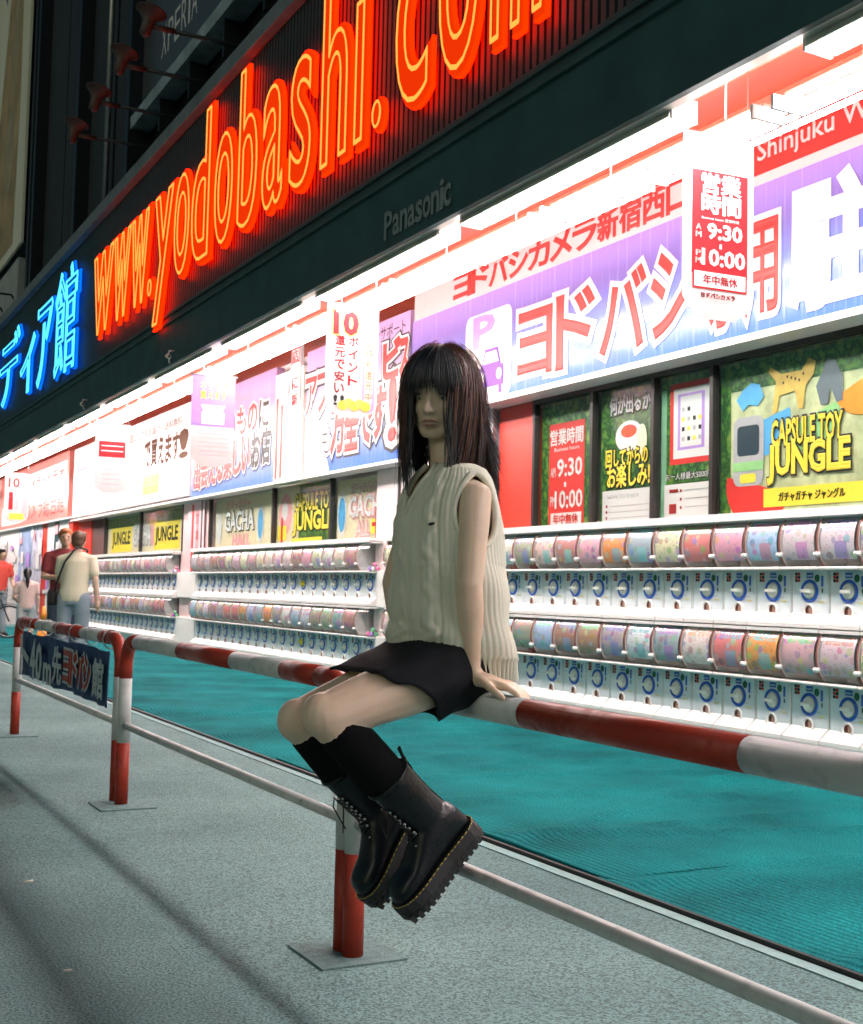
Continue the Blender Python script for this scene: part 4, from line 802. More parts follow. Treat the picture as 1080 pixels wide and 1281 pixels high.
for ya, yb, w_ in ((11.385, 11.71, 'between right and middle banks'), (17.965, 18.95, 'between middle and far left banks')):
    t = thing('filler_cabinet', 'plain white cabinet %s of capsule machines' % w_, 'cabinet', (MX, ya, 0))
    obj('lower_case', MB().box(MX-.02, MX+.33, ya+.01, yb-.01, 0, .60), MBODY, t, bevel=.006); obj('upper_case', MB().box(MX-.02, MX+.33, ya+.01, yb-.01, .9, 1.28), MBODY, t, bevel=.006)
    obj('back_panel', MB().box(MX+.1, MX+.33, ya+.012, yb-.012, .62, .89).box(MX+.1, MX+.33, ya+.012, yb-.012, 1.29, 1.58), mat('drum_inside_brown', (.16, .05, .05)), t)['kind'] = 'stuff'

# ================================================================== FENCE
def paint(name, col):
    m = mat(name, col, .45, noise=0, coat=.0, spec=.3); n, l, b = nodes(m); tc = n.new('ShaderNodeTexCoord')
    no = n.new('ShaderNodeTexNoise'); no.inputs['Scale'].default_value = 14; no.inputs['Detail'].default_value = 8; no.inputs['Roughness'].default_value = .7; l.new(tc.outputs['Object'], no.inputs['Vector'])
    r = ramp(n, [(.0, (.10, .09, .08)), (.30, (.12, .10, .09)), (.345, tuple(c*.8 for c in col)), (.5, col), (1, tuple(min(1, c*1.05) for c in col))]); l.new(no.outputs['Fac'], r.inputs[0]); l.new(r.outputs[0], b.inputs['Base Color'])
    r2 = ramp(n, [(.3, (.8, .8, .8)), (.5, (.42, .42, .42))]); l.new(no.outputs['Fac'], r2.inputs[0]); l.new(r2.outputs[0], b.inputs['Roughness']); return m
FR = paint('fence_red_paint', (.30, .030, .014)); FW = paint('fence_white_paint', (.48, .49, .48)); FG = mat('fence_grey_metal', (.38, .42, .42), .3, metal=.5, noise=.25, scale=9)
FX = 1.57; PR = .035; PP = .032
def barrier(y0, y1, stripes, label, pads, mats_top=(FR, FW)):
    "y0 nearer the camera"
    t = thing('barrier', label, 'barrier', (FX, (y0+y1)/2, 0), 'red and white street barriers in a row')
    r = .13; zt = .80
    for (a, s) in ((y0, 1), (y1, -1)):
        obj('post', MB().tube([(FX, a, -.01), (FX, a, .30)], PP, 20, cap=True), FR, t)
        obj('post', MB().tube([(FX, a, .30), (FX, a, .615)], PP, 20, cap=True), FW, t)
        obj('corner_bend', MB().tube([(FX, a, .615), (FX, a, zt-r)]+[(FX, a+s*(r-r*math.cos(q)), zt-r+r*math.sin(q)) for q in [math.pi/2*i/8 for i in range(1, 9)]]+[(FX, a+s*(r+.09), zt)], [PP, PP]+[PP+(PR-PP)*i/8 for i in range(9)], 20), FR, t)
        if a in pads: obj('mounting_pad', MB().box(FX-.135, FX+.135, a-.16, a+.11, -.02, .0015), mat('mortar_pad', (.15, .25, .25), .85, noise=.45, scale=25, bump=.8), t)
    ys_ = [y0+r+.09]+stripes+[y1-r-.09]
    for i in range(len(ys_)-1):
        if ys_[i+1]-ys_[i] > .01: obj('top_rail', MB().tube([(FX, ys_[i], zt), (FX, ys_[i+1], zt)], PR, 20), mats_top[i % 2], t)
    obj('lower_rail', MB().tube([(FX, y0, .385), (FX, y1, .385)], .0175, 14), FW, t)
    return t
barrier(.42, 3.425, [1.03, 1.73, 2.48], 'nearest red and white tube barrier, the one the woman sits on', (.42,))
barrier(3.491, 6.20, [4.02, 4.55, 5.25], 'middle red and white tube barrier running behind her knees, open below', (3.491, 6.20))
barrier(6.31, 9.27, [6.70, 7.15, 7.9, 8.5], 'farthest red and white tube barrier with a blue banner tied inside', (9.27,))
t = thing('fence_banner', 'worn dark blue cloth banner with white and red characters tied inside farthest barrier', 'banner', (FX, 7.8, .40))
NAVY = mat('navy_cloth', (.022, .055, .15), .7, noise=.35, scale=8); CG = mat('faded_white_print', (.38, .44, .46), .6, noise=.4, scale=12)
def bz(u): return .012*math.sin(u*9)+.008*math.sin(u*23+1)
mb = MB(); nu_, nv_ = 60, 10; vs = []
for j in range(nv_+1):
    for i in range(nu_+1):
        u = i/nu_*2.62; v = j/nv_; z = .43+v*(.31+.008*math.sin(u*7)); z0s = .014*abs(math.sin(u*2.7))
        vs.append((FX+bz(u)*(1-.3*v), 9.12-u, z+(1-v)*z0s-(v)*.012*abs(math.sin(u*3.3+.6))))
mb.add(vs, [(j*(nu_+1)+i, j*(nu_+1)+i+1, (j+1)*(nu_+1)+i+1, (j+1)*(nu_+1)+i) for j in range(nv_) for i in range(nu_)], 0, True)
cl = obj('cloth', mb, NAVY, t); sd = cl.modifiers.new('s', 'SOLIDIFY'); sd.thickness = .004
fc = Face((FX-.026, 9.12, .42), (0, -1, 0), (0, 0, 1), (-1, 0, 0), t)
for ch, a, b_, z0, z1, m_ in (('ト', .12, .42, .03, .29, CG), ('4', .50, .66, .03, .28, CG), ('0', .70, .88, .03, .26, CG), ('m', .96, 1.2, .03, .15, CG), ('先', 1.24, 1.5, .05, .27, CG), ('ヨ', 1.56, 1.74, .08, .26, FR), ('ド', 1.77, 1.92, .08, .26, FR), ('バ', 1.95, 2.1, .08, .26, FR), ('シ', 2.12, 2.26, .08, .25, FR), ('館', 2.32, 2.56, .06, .26, CG)):
    if m_ is FR: fc.text(ch, a, z0, b_, z1, CG, 0, .09, name='letter_outline')
    fc.text(ch, a, z0, b_, z1, m_, .003, .03, name='letter')
for i in range(7):
    u = .06+i*.42; obj('tie', MB().tube([(FX+.041*math.cos(q), 9.12-u, .792+.050*math.sin(q)) for q in [2*math.pi*i_/10 for i_ in range(10)]], .004, 6, closed=True), CG, t)
# litter
for k, (x, y, nm, lb) in enumerate(((.78, 3.6, 'leaf', 'pale dead leaf on the pavement at lower left'), (.85, 4.7, 'cigarette_end', 'white cigarette end on the pavement left of the near post'), (2.1, 4.35, 'leaf', 'small pale scrap lying between the fence and the carpet'))):
    o = obj(nm, MB().tube([(x, y, .004), (x+.035, y+.012, .004)], .004, 8) if nm == 'cigarette_end' else MB().ball((x, y, .003), (.014, .009, .003), nu=10, nv=6), mat('litter_white', (.6, .58, .5), .7), None); tag(o, lb, 'litter')

# ================================================================== WOMAN ON THE FENCE
def V(*a): return Vector(a)
SKIN = mat('skin', (.72, .52, .38), .46, noise=.10, scale=14, bump=.10, bscale=260); n, l, b = nodes(SKIN); b.inputs['Subsurface Weight'].default_value = .12; b.inputs['Subsurface Radius'].default_value = (.02, .008, .004)
KNIT = mat('cream_knit', (.86, .82, .66), .9, noise=0, spec=.1); n, l, b = nodes(KNIT); tc = n.new('ShaderNodeTexCoord')
wv = n.new('ShaderNodeTexWave'); wv.bands_direction = 'Z'; wv.inputs['Scale'].default_value = 150; wv.inputs['Distortion'].default_value = 3; wv.inputs['Detail'].default_value = 2; l.new(tc.outputs['Object'], wv.inputs['Vector'])
no = n.new('ShaderNodeTexNoise'); no.inputs['Scale'].default_value = 260; l.new(tc.outputs['Object'], no.inputs['Vector'])
r_ = ramp(n, [(0, (.70, .67, .53)), (1, (.90, .86, .72))]); l.new(wv.outputs['Fac'], r_.inputs[0]); l.new(r_.outputs[0], b.inputs['Base Color'])
ad = n.new('ShaderNodeMath'); ad.operation = 'ADD'; l.new(wv.outputs['Fac'], ad.inputs[0]); l.new(no.outputs['Fac'], ad.inputs[1])
bp = n.new('ShaderNodeBump'); bp.inputs['Strength'].default_value = .5; bp.inputs['Distance'].default_value = .003; l.new(ad.outputs[0], bp.inputs['Height']); l.new(bp.outputs[0], b.inputs['Normal'])
BSK = mat('black_skirt_cloth', (.010, .011, .014), .85, noise=.3, scale=30, bump=.2, bscale=400, spec=.2)
SOCK = mat('black_sock_knit', (.006, .006, .007), .95, noise=.3, scale=60, bump=.3, bscale=500, spec=.1)
LEA = mat('black_leather', (.004, .005, .008), .33, noise=.3, scale=20, bump=.12, bscale=90, spec=.35)
SOLE = mat('black_rubber_sole', (.012, .012, .013), .6, noise=.2); STI = mat('yellow_stitch', (.50, .38, .07), .6, noise=0); EYEL = mat('steel_eyelet', (.5, .5, .5), .3, metal=.9, noise=0)
HAIR = mat('dark_hair', (.016, .012, .012), .42, noise=0, spec=.7); n, l, b = nodes(HAIR); tc = n.new('ShaderNodeTexCoord')
at_ = n.new('ShaderNodeTexNoise'); at_.inputs['Scale'].default_value = 40; mp = n.new('ShaderNodeMapping'); mp.inputs['Scale'].default_value = (1, 1, .04); l.new(tc.outputs['Object'], mp.inputs[0]); l.new(mp.outputs[0], at_.inputs['Vector'])
r_ = ramp(n, [(.4, (.007, .007, .010)), (.55, (.018, .017, .020)), (.72, (.055, .045, .045))]); l.new(at_.outputs['Fac'], r_.inputs[0]); l.new(r_.outputs[0], b.inputs['Base Color'])
HAIR2 = mat('hair_red_rim_lit', (.10, .030, .016), .45, noise=.3, scale=30)  # red rim glow painted into the outer strands
LIPM = mat('lips', (.36, .13, .11), .4, noise=0); EYEW = mat('eye_white', (.6, .58, .55), .3, noise=0); IRIS = mat('dark_iris', (.015, .01, .008), .15, noise=0)
YC = 2.81
g = thing('person', 'young woman with long dark hair, cream vest, black skirt and platform boots sitting on fence', 'person', (1.57, YC, .80))
# --- joints
SHL, ELL, WRL = V(1.526, 2.672, 1.318), V(1.492, 2.632, 1.095), V(1.512, 2.645, .905)
SHR, ELR, WRR = V(1.515, 2.950, 1.318), V(1.475, 3.015, 1.10), V(1.53, 3.03, .90)
HIPL, KNL, ANL = V(1.56, 2.735, .918), V(1.158, 2.705, .782), V(1.452, 2.715, .512)
HIPR, KNR, ANR = V(1.565, 2.885, .908), V(1.168, 2.885, .752), V(1.400, 2.895, .512)
HC = V(1.502, 2.815, 1.580)
hf = V(-.775, -.615, -.16).normalized(); hu = V(-.05, -.08, 1); hu = (hu-hf*hu.dot(hf)).normalized(); hl = hu.cross(hf)   # forward, up, her left
def ring(c, X, Y, a, b_, n=24, ph=0): return [c+X*(a*math.cos(2*math.pi*j/n+ph))+Y*(b_*math.sin(2*math.pi*j/n+ph)) for j in range(n)]
mb = MB(); X_1, Y_1 = V(1, 0, 0), V(0, 1, 0)
# torso
mb.loft([ring(V(cx, YC, z), X_1, Y_1, a, b_) for z, cx, a, b_ in ((.86, 1.575, .06, .10), (.88, 1.572, .10, .145), (.95, 1.56, .105, .155), (1.03, 1.545, .085, .13), (1.12, 1.53, .08, .118), (1.22, 1.52, .105, .13), (1.30, 1.52, .098, .135), (1.345, 1.522, .085, .12), (1.385, 1.525, .055, .07))])
mb.limb([V(1.525, YC, 1.34), V(1.52, YC, 1.42), HC-hu*.085+hf*-.015], [.052, .045, .046])
for s, SH, EL, WR in ((-1, SHL, ELL, WRL), (1, SHR, ELR, WRR)):
    mb.limb([V(1.525, YC+s*.09, 1.330), SH, SH.lerp(EL, .3), SH.lerp(EL, .65), EL, EL.lerp(WR, .3), EL.lerp(WR, .7), WR], [.042, .042, .0405, .0355, .0325, .0335, .026, .0205])
for HP, KN, AN in ((HIPL, KNL, ANL), (HIPR, KNR, ANR)):
    up = V(0, 0, 1)
    mb.limb([HP, HP.lerp(KN, .25)+up*.0, HP.lerp(KN, .5)-up*.004, HP.lerp(KN, .8), KN, ], [.088, .081, .074, .063, .056])
    mb.ball(KN+V(-.012, 0, .004), (.05, .050, .054))
    d = (AN-KN); nrm = V(d.z, 0, -d.x).normalized()
    back = V(.65, 0, -.2).normalized()*.0
    mb.limb([KN, KN.lerp(AN, .2)+V(.012, 0, -.012), KN.lerp(AN, .4)+V(.008, 0, -.012), KN.lerp(AN, .7), AN], [.053, .052, .051, .040, .034])
# head
def H(f, l_, u): return HC+hf*f+hl*l_+hu*u
AX = (hf, hl, hu)
mb.ball(H(-.012, 0, .022), (.098, .076, .088), AX, 20, 14)
mb.ball(H(.022, 0, -.035), (.062, .060, .078), AX, 20, 14)
mb.ball(H(.050, 0, -.088), (.026, .024, .022), AX)
mb.limb([H(.028, .05, -.045), H(.052, .02, -.085)], [.022, .02], 10); mb.limb([H(.028, -.05, -.045), H(.052, -.02, -.085)], [.022, .02], 10)
mb.ball(H(.056, .032, -.028), (.020, .022, .020), AX); mb.ball(H(.056, -.032, -.028), (.020, .022, .020), AX)
mb.limb([H(.068, .026, .024), H(.076, .0, .020), H(.068, -.026, .024)], [.011, .011, .011], 10)
mb.limb([H(.080, 0, .010), H(.090, 0, -.012), H(.100, 0, -.032)], [.0065, .0075, .0095], 10)
mb.ball(H(.090, .010, -.034), (.009, .007, .0065), AX); mb.ball(H(.090, -.010, -.034), (.009, .007, .0065), AX)
mb.ball(H(.070, 0, -.060), (.018, .026, .018), AX)
mb.limb([H(.075, .018, -.060), H(.085, 0, -.057), H(.075, -.018, -.060)], [.0045, .006, .0045], 8); mb.limb([H(.073, .015, -.070), H(.083, 0, -.070), H(.073, -.015, -.070)], [.005, .007, .005], 8)
for s in (1, -1): mb.ball(H(-.012, .075*s, -.012), (.018, .008, .030), AX)
# hands
def hand(mb, wr, fdir, ndir, tdir, curl=.5):
    "fdir towards the finger tips, ndir out of the back of the hand, tdir towards the thumb"
    fdir = fdir.normalized(); tdir = (tdir-fdir*tdir.dot(fdir)).normalized(); ndir = fdir.cross(tdir); 
    if ndir.z < 0: ndir = -ndir
    p0 = wr+fdir*.012
    for k in range(4):
        off = (.026-.0175*k); mb.limb([p0+tdir*off*.55, p0+fdir*.075+tdir*off], [.0135, .0115], 10)
        L = (.064, .072, .067, .052)[k]; b0 = p0+fdir*.078+tdir*off*1.05; pts = [b0]; a = 0
        for q in range(3):
            a += curl*(.55, .7, .6)[q]; pts.append(pts[-1]+(fdir*math.cos(a)-ndir*math.sin(a)+tdir*(.10-.06*k))*L*(.45, .32, .26)[q])
        mb.limb(pts, [.0090, .0083, .0076, .0062], 10)
    tb = p0+fdir*.012+tdir*.022
    mb.limb([tb, tb+fdir*.030+tdir*.026-ndir*.006, tb+fdir*.055+tdir*.036-ndir*.014, tb+fdir*.074+tdir*.038-ndir*.022], [.0125, .0105, .0092, .0072], 10)
    mb.limb([wr, p0+fdir*.03], [.0200, .019], 12)
hand(mb, V(1.520, 2.640, .872), V(.62, -.75, -.18), V(0, 0, 1), V(-.75, -.62, 0), .55)
hand(mb, V(1.535, 3.035, .872), V(.62, .75, -.18), V(0, 0, 1), V(-.75, .62, 0), .55)
mb.limb([WRL, V(1.520, 2.640, .872)], [.0205, .020], 12); mb.limb([WRR, V(1.535, 3.035, .872)], [.0205, .020], 12)
body = remesh(mb, .0052, 3, .45); obj('body', body, None, g)
body.materials.append(SKIN)
# --- face
for s in (1, -1):
    e = obj('eye', MB().ball(H(.0585, .031*s, -.001), (.0135, .0155, .0085), AX), EYEW, g)
    obj('iris', MB().ball(H(.0685, .030*s, -.001), (.0045, .0065, .0065), AX), IRIS, e)
    obj('eyelash', MB().tube([H(.062, (.031+.018)*s, -.001), H(.0745, (.031+.009)*s, .0075), H(.0765, .031*s, .0092), H(.0755, (.031-.009)*s, .0065), H(.071, (.031-.015)*s, -.001)], [.0012, .0022, .0024, .002, .001], 6), HAIR, e)
    obj('eyebrow', MB().tube([H(.066, .050*s, .025), H(.079, .032*s, .030), H(.083, .014*s, .026)], [.0015, .003, .0025], 6), HAIR, g)
obj('lips', MB().limb([H(.0795, .020, -.0615), H(.0895, .006, -.0575), H(.0885, 0, -.0590), H(.0895, -.006, -.0575), H(.0795, -.020, -.0615)], [.0018, .0035, .003, .0035, .0018], 8).limb([H(.078, .015, -.0675), H(.0885, 0, -.0695), H(.078, -.015, -.0675)], [.002, .0045, .002], 8), LIPM, g)
# --- knit vest
NV = 288
DS = .935
def vest():
    prof = [(.868, 1.560, .128, .176), (.90, 1.552, .132, .182), (.925, 1.547, .140, .188), (.96, 1.542, .145, .190), (1.02, 1.536, .145, .186), (1.10, 1.532, .142, .176), (1.18, 1.528, .140, .164), (1.25, 1.526, .136, .156), (1.30, 1.526, .126, .150), (1.335, 1.527, .112, .150), (1.365, 1.530, .094, .142), (1.388, 1.532, .076, .122), (1.402, 1.533, .060, .078)]
    zz = [p[0] for p in prof]; rows = []; Zs = list(np.linspace(.868, 1.402, 110))
    for z in Zs:
        cx = np.interp(z, zz, [p[1] for p in prof]); A = np.interp(z, zz, [p[2] for p in prof]); B = np.interp(z, zz, [p[3] for p in prof]); row = []
        for j in range(NV):
            a = 2*math.pi*j/NV; ca, sa = math.cos(a), math.sin(a)          # a = 180 deg is the front
            fr = max(0, -ca); k = (z-.868)/.534
            e = 0
            if z < .925: e += .0032*math.cos(a*72)
            else:
                d_ = (a-math.pi+math.pi) % (2*math.pi); fa = a-math.pi
                for c0 in (0, .62, -.62):
                    w_ = abs(fa-c0)
                    if w_ < .17: e += .0085*(.4+.6*math.cos((fa-c0)*18+math.sin(z*70)*1.6))*(1-w_/.17)**.5
                    elif w_ < .21: e -= .005
                e += .0010*math.cos(a*60)
            fold = .007*math.sin(a*5+z*14)*(1-k)**1.2+.006*math.sin(a*3-z*9+1)*(1-k)+.004*math.sin(z*38+a*2)*(1 if .92 < z < 1.15 else .3)
            r_ = 1+(e+fold)/.15
            x = cx+A*DS*ca*r_; y = YC+B*sa*r_
            zl = z
            if z < 1.0: t_ = (1.0-z)/.132; zl = z+t_*(.068*fr-.012*max(0, ca)); x -= .035*t_*fr; x += .02*t_*max(0, ca)
            row.append(V(x, y, zl))
        rows.append(row)
    mb = MB(); vs = [p for r in rows for p in r]; fs = []
    for i in range(len(Zs)-1):
        for j in range(NV):
            a = 2*math.pi*(j+.5)/NV; fa = abs(a-math.pi); z = Zs[i]
            if z > 1.255 and fa < .34*(z-1.262)/.14*1.0: continue           # V neck
            # armholes
            for s in (1, -1):
                pass
            da = min(abs(a-math.pi/2), abs(a-3*math.pi/2))
            if 1.19 < z < 1.376 and (da/.50)**2+((z-1.283)/.092)**2 < 1: continue
            fs.append((i*NV+j, i*NV+(j+1) % NV, (i+1)*NV+(j+1) % NV, (i+1)*NV+j))
    mb.add(vs, fs, 0, True); return mb
vo = obj('knit_vest', vest(), KNIT, g); md = vo.modifiers.new('s', 'SOLIDIFY'); md.thickness = .006; md.offset = 0
for s in (1, -1):
    pts = []
    for q in range(28):
        t_ = 2*math.pi*q/28; z = 1.283+.092*math.sin(t_); da = .50*math.cos(t_)
        zz = (1.18, 1.25, 1.30, 1.335, 1.365, 1.385); A = DS*np.interp(z, zz, (.140, .136, .126, .112, .092, .074)); B = np.interp(z, zz, (.164, .156, .150, .150, .142, .122))
        a = (math.pi/2 if s > 0 else 3*math.pi/2)+da; pts.append(V(1.527+A*math.cos(a), YC+B*math.sin(a), z))
    obj('armhole_trim', MB().tube(pts, .0085, 8, closed=True), KNIT, vo)
pts = []
for q in range(-10, 11):
    k = abs(q)/10; z = 1.260+.142*k; zz = (1.25, 1.30, 1.335, 1.365, 1.385, 1.402); A = DS*np.interp(z, zz, (.136, .126, .112, .092, .074, .060)); B = np.interp(z, zz, (.156, .150, .150, .142, .122, .078))
    a = math.pi+(.34*k*(1 if q > 0 else -1)); pts.append(V(1.527+A*math.cos(a)*1.01, YC+B*math.sin(a), z))
back_ = [V(1.533+.06*math.cos(a), YC+.07*math.sin(a), 1.405) for a in [math.pi-.42-i*(2*math.pi-.84)/14 for i in range(1, 14)]]
obj('neck_trim', MB().tube(pts[::-1]+[V(p.x, 2*YC-p.y, p.z) for p in back_][::-1] if False else pts, .008, 8), KNIT, vo)
obj('chest_emblem', MB().ball(V(1.527-.138*math.cos(.70), YC-.166*math.sin(.70), 1.245), (.004, .010, .0035), (V(-.8, -.5, 0).normalized(), V(.5, -.8, .15).normalized(), V(0, .1, 1))), BLK, vo)
# --- skirt
def skirt():
    rows = []; n_ = 96
    def cen(x):
        t_ = max(0, min(1, (1.56-x)/.402)); zc = np.interp(t_, (0, .25, .5, .8, 1), (.918, .884, .846, .809, .782)); r_ = np.interp(t_, (0, .25, .5, .8, 1), (.088, .081, .074, .063, .056))
        if x > 1.56: r_ *= max(.45, 1-(x-1.56)*4.5)
        return float(zc), float(r_), 2.735-.03*t_, 2.885+.004*t_
    for i in range(26):
        k = i/25; row = []
        for j in range(n_):
            a = 2*math.pi*j/n_; ca, sa = math.cos(a), math.sin(a)
            hem = 1.355-.105*sa+.010*math.sin(a*4+1)
            x = 1.65+(hem-1.65)*k; zc, r_, yn, yf = cen(x)
            w_ = .5+.5*math.tanh(ca*3.5); y0 = yn+(yf-yn)*w_
            R_ = r_+.013+.012*k*k*max(0, -sa*.6+abs(ca)*.6)+.004*math.sin(a*7+k*4)*k
            dz = R_*sa*(1.12 if sa < 0 else 1)
            dip = .012*(1-abs(ca))**2*k if sa > 0 else 0
            row.append(V(x, y0+R_*ca, zc+dz-dip+.003*math.sin(x*60+a*3)*k))
        rows.append(row)
    mb = MB(); vs = [p for r in rows for p in r]
    fs = [(i*n_+j, i*n_+(j+1) % n_, (i+1)*n_+(j+1) % n_, (i+1)*n_+j) for i in range(25) for j in range(n_)]; fs.append(tuple(range(n_-1, -1, -1)))
    return mb.add(vs, fs, 0, True)
sk = obj('skirt', skirt(), BSK, g); md = sk.modifiers.new('s', 'SOLIDIFY'); md.thickness = .005
# --- socks and boots
def boot(AN, fd, up_hint, KN, lab):
    sh = (KN-AN).normalized()
    fd = fd.normalized(); lat = fd.cross(sh).normalized(); u = lat.cross(fd).normalized()
    if u.dot(sh) < 0: u = -u; lat = -lat
    def P(f, l_, z): return AN+fd*f*.92+lat*l_+u*z*.97
    so_ = obj('sock', MB().limb([KN.lerp(AN, .10), KN.lerp(AN, .25)+V(.012, 0, -.012), KN.lerp(AN, .45)+V(.009, 0, -.012), AN+sh*.165, AN+sh*.09], [.054, .0575, .0565, .050, .034], 24), SOCK, g)
    mb = MB(); # foot
    def fring(f, w, zb, zt, zc=None):
        r_ = []
        for j in range(20):
            a = 2*math.pi*j/20; ca, sa = math.cos(a), math.sin(a); h = (zt-zb)/2
            r_.append(P(f, w*math.copysign(abs(ca)**.8, ca), (zb+zt)/2+h*math.copysign(abs(sa)**.75, sa)))
        return r_
    mb.loft([fring(f, w, -.07, zt) for f, w, zt in ((-.078, .012, -.03), (-.072, .028, .01), (-.058, .036, .03), (-.03, .040, .045), (.02, .041, .045), (.05, .041, .035), (.09, .043, .008), (.13, .047, -.012), (.165, .047, -.016), (.19, .041, -.022), (.205, .028, -.034), (.212, .012, -.045))])
    top = .175; sd_ = (sh-u*sh.dot(u)); 
    fs_ = (fd-sh*fd.dot(sh)).normalized()      # forward, square to the shin
    def S(f, l_, z): return AN+sh*z+fs_*f+lat*l_
    mb.loft([ring(P(-.012, 0, -.03), fd, lat, .055, .037, 20)]+[ring(S(f, 0, z), fs_, lat, a, b_, 20) for f, z, a, b_ in ((-.004, .025, .054, .038), (-.002, .065, .053, .042), (0, .11, .056, .047), (0, .15, .0585, .050), (0, top, .0595, .0515))])
    me = remesh(mb, .005, 5); me.materials.append(LEA); bt = obj('boot', me, None, g)
    obj('boot_collar', MB().tube(ring(S(0, 0, top), fs_, lat, .0595, .0515, 24), .0045, 8, closed=True), LEA, bt)
    # platform sole with lugs
    out = []; 
    for f, w in ((-.088, .0), (-.086, .018), (-.074, .034), (-.05, .043), (0, .045), (.04, .044), (.09, .048), (.14, .054), (.18, .051), (.205, .040), (.222, .020), (.226, 0)): out.append((f, w))
    o2 = out+[(f, -w) for f, w in out[-2:0:-1]]
    so2 = obj('sole', MB().loft([[P(f*s_, w*s_, z) for f, w in o2] for z, s_ in ((-.108, .985), (-.104, 1.0), (-.082, 1.0), (-.080, .985), (-.078, 1.0), (-.066, 1.0), (-.062, .98))], 0, True, False), SOLE, bt)
    mb = MB()
    for k in range(15):
        f = -.08+.0205*k; w = np.interp(f, [o[0] for o in out], [o[1] for o in out])+.002
        for s in (1, -1): mb.loft([[P(f, s*w, z), P(f+.012, s*w, z), P(f+.012, s*(w-.022), z), P(f, s*(w-.022), z)] for z in (-.1128, -.092)], 0, True, False)
    obj('lugs', mb, SOLE, so2)['kind'] = 'stuff'
    mb = MB(); P0 = None
    L_ = []
    for a_, b_ in zip(o2, o2[1:]+o2[:1]):
        for k in range(3 if abs(a_[0]-b_[0])+abs(a_[1]-b_[1]) > .03 else 2): t_ = k/(3 if abs(a_[0]-b_[0])+abs(a_[1]-b_[1]) > .03 else 2); L_.append((a_[0]+(b_[0]-a_[0])*t_, a_[1]+(b_[1]-a_[1])*t_))
    for (f, w), (f2, w2) in zip(L_, L_[1:]+L_[:1]): mb.tube([P(f*.985, w*.985, -.0605), P((f*.35+f2*.65)*.985, (w*.35+w2*.65)*.985, -.0605)], .0012, 5)
    obj('welt_stitching', mb, STI, bt)['kind'] = 'stuff'
    # eyelets and laces on the front
    mb = MB(); lc = MB(); pv = None
    for k in range(9):
        z = -.0+.0195*k if k > 2 else (-.012, .008, .032)[k]; f = (.105, .083, .062)[k] if k < 3 else .046+.0005*k
        row = []
        for s in (1, -1):
            p = P(f-.010, s*.021, z+.002) if k < 3 else S(.047+.0016*(k-3), s*.021, .040+.0165*(k-3)); mb.lathe([(.0035, 0), (.0035, .003), (.0012, .003)], p+fd*.002+u*.001, (fd*.8+u*.3+lat*s*.5), 8, 0, True); row.append(p+fd*.004)
        lc.tube([row[0], (row[0]+row[1])/2+fd*.006, row[1]], .0022, 5)
        if pv: lc.tube([pv[0], (pv[0]+row[1])/2+fd*.007, row[1]], .0022, 5); lc.tube([pv[1], (pv[1]+row[0])/2+fd*.007, row[0]], .0022, 5)
        pv = row
    obj('eyelets', mb, EYEL, bt)['kind'] = 'stuff'
    lc.tube([pv[0], pv[0]+fd*.02-u*.01, pv[0]+fd*.022-u*.04+V(0, 0, -.02), pv[0]+fd*.014-u*.05+V(0, 0, -.04)], .002, 5).tube([pv[1], pv[1]+fd*.025-u*.02, pv[1]+fd*.025-u*.02+V(0, 0, -.05)], .002, 5)
    obj('laces', lc, BLK, bt)
    obj('pull_loop', MB().tube([S(-.060, .006, top-.03), S(-.068, .004, top+.012), S(-.074, .0, top+.030), S(-.070, -.004, top+.032), S(-.062, -.006, top+.008), S(-.057, -.006, top-.03)], .0035, 6), BSK, bt)
    # shaft side seam
    obj('seam', MB().tube([P(-.066, .0, -.02), S(-.058, 0, .03), S(-.055, 0, .08), S(-.059, 0, top)], .0028, 6), LEA, bt)
boot(ANL, V(-.70, .0, -.72), None, KNL, 'near')
boot(ANR, V(-.56, -.10, -.84), None, KNR, 'far')
# --- hair: layered locks over a cap
hr = np.random.default_rng(11)
RX, RY, RZ = .106, .092, .110; HO = H(-.010, 0, .020)
def hp(th_, ph, off=0):     # th_ from the crown down, ph from the face direction towards her left
    return HO+hf*((RX+off)*math.sin(th_)*math.cos(ph))+hl*((RY+off)*math.sin(th_)*math.sin(ph))+hu*((RZ+off*.8)*math.cos(th_))
mb = MB(); nt, npn = 16, 48; vs = []; fs = []
for i in range(nt+1):
    for j in range(npn): vs.append(hp(.02+1.9*i/nt, 2*math.pi*j/npn, -.006))
for i in range(nt):
    for j in range(npn):
        ph = 2*math.pi*(j+.5)/npn; ph = ph-2*math.pi if ph > math.pi else ph; th_ = .02+1.9*(i+.5)/nt
        if abs(ph) < .85 and th_ > 1.15: continue
        fs.append((i*npn+j, i*npn+(j+1) % npn, (i+1)*npn+(j+1) % npn, (i+1)*npn+j))
mb.add(vs, fs, 0, True); hob = obj('hair', mb, HAIR, g)
md = hob.modifiers.new('s', 'SOLIDIFY'); md.thickness = .006
NB = 46
CL = [(hr.uniform(-.035, .035), hr.uniform(.3, .95)) for _ in range(NB+1)]
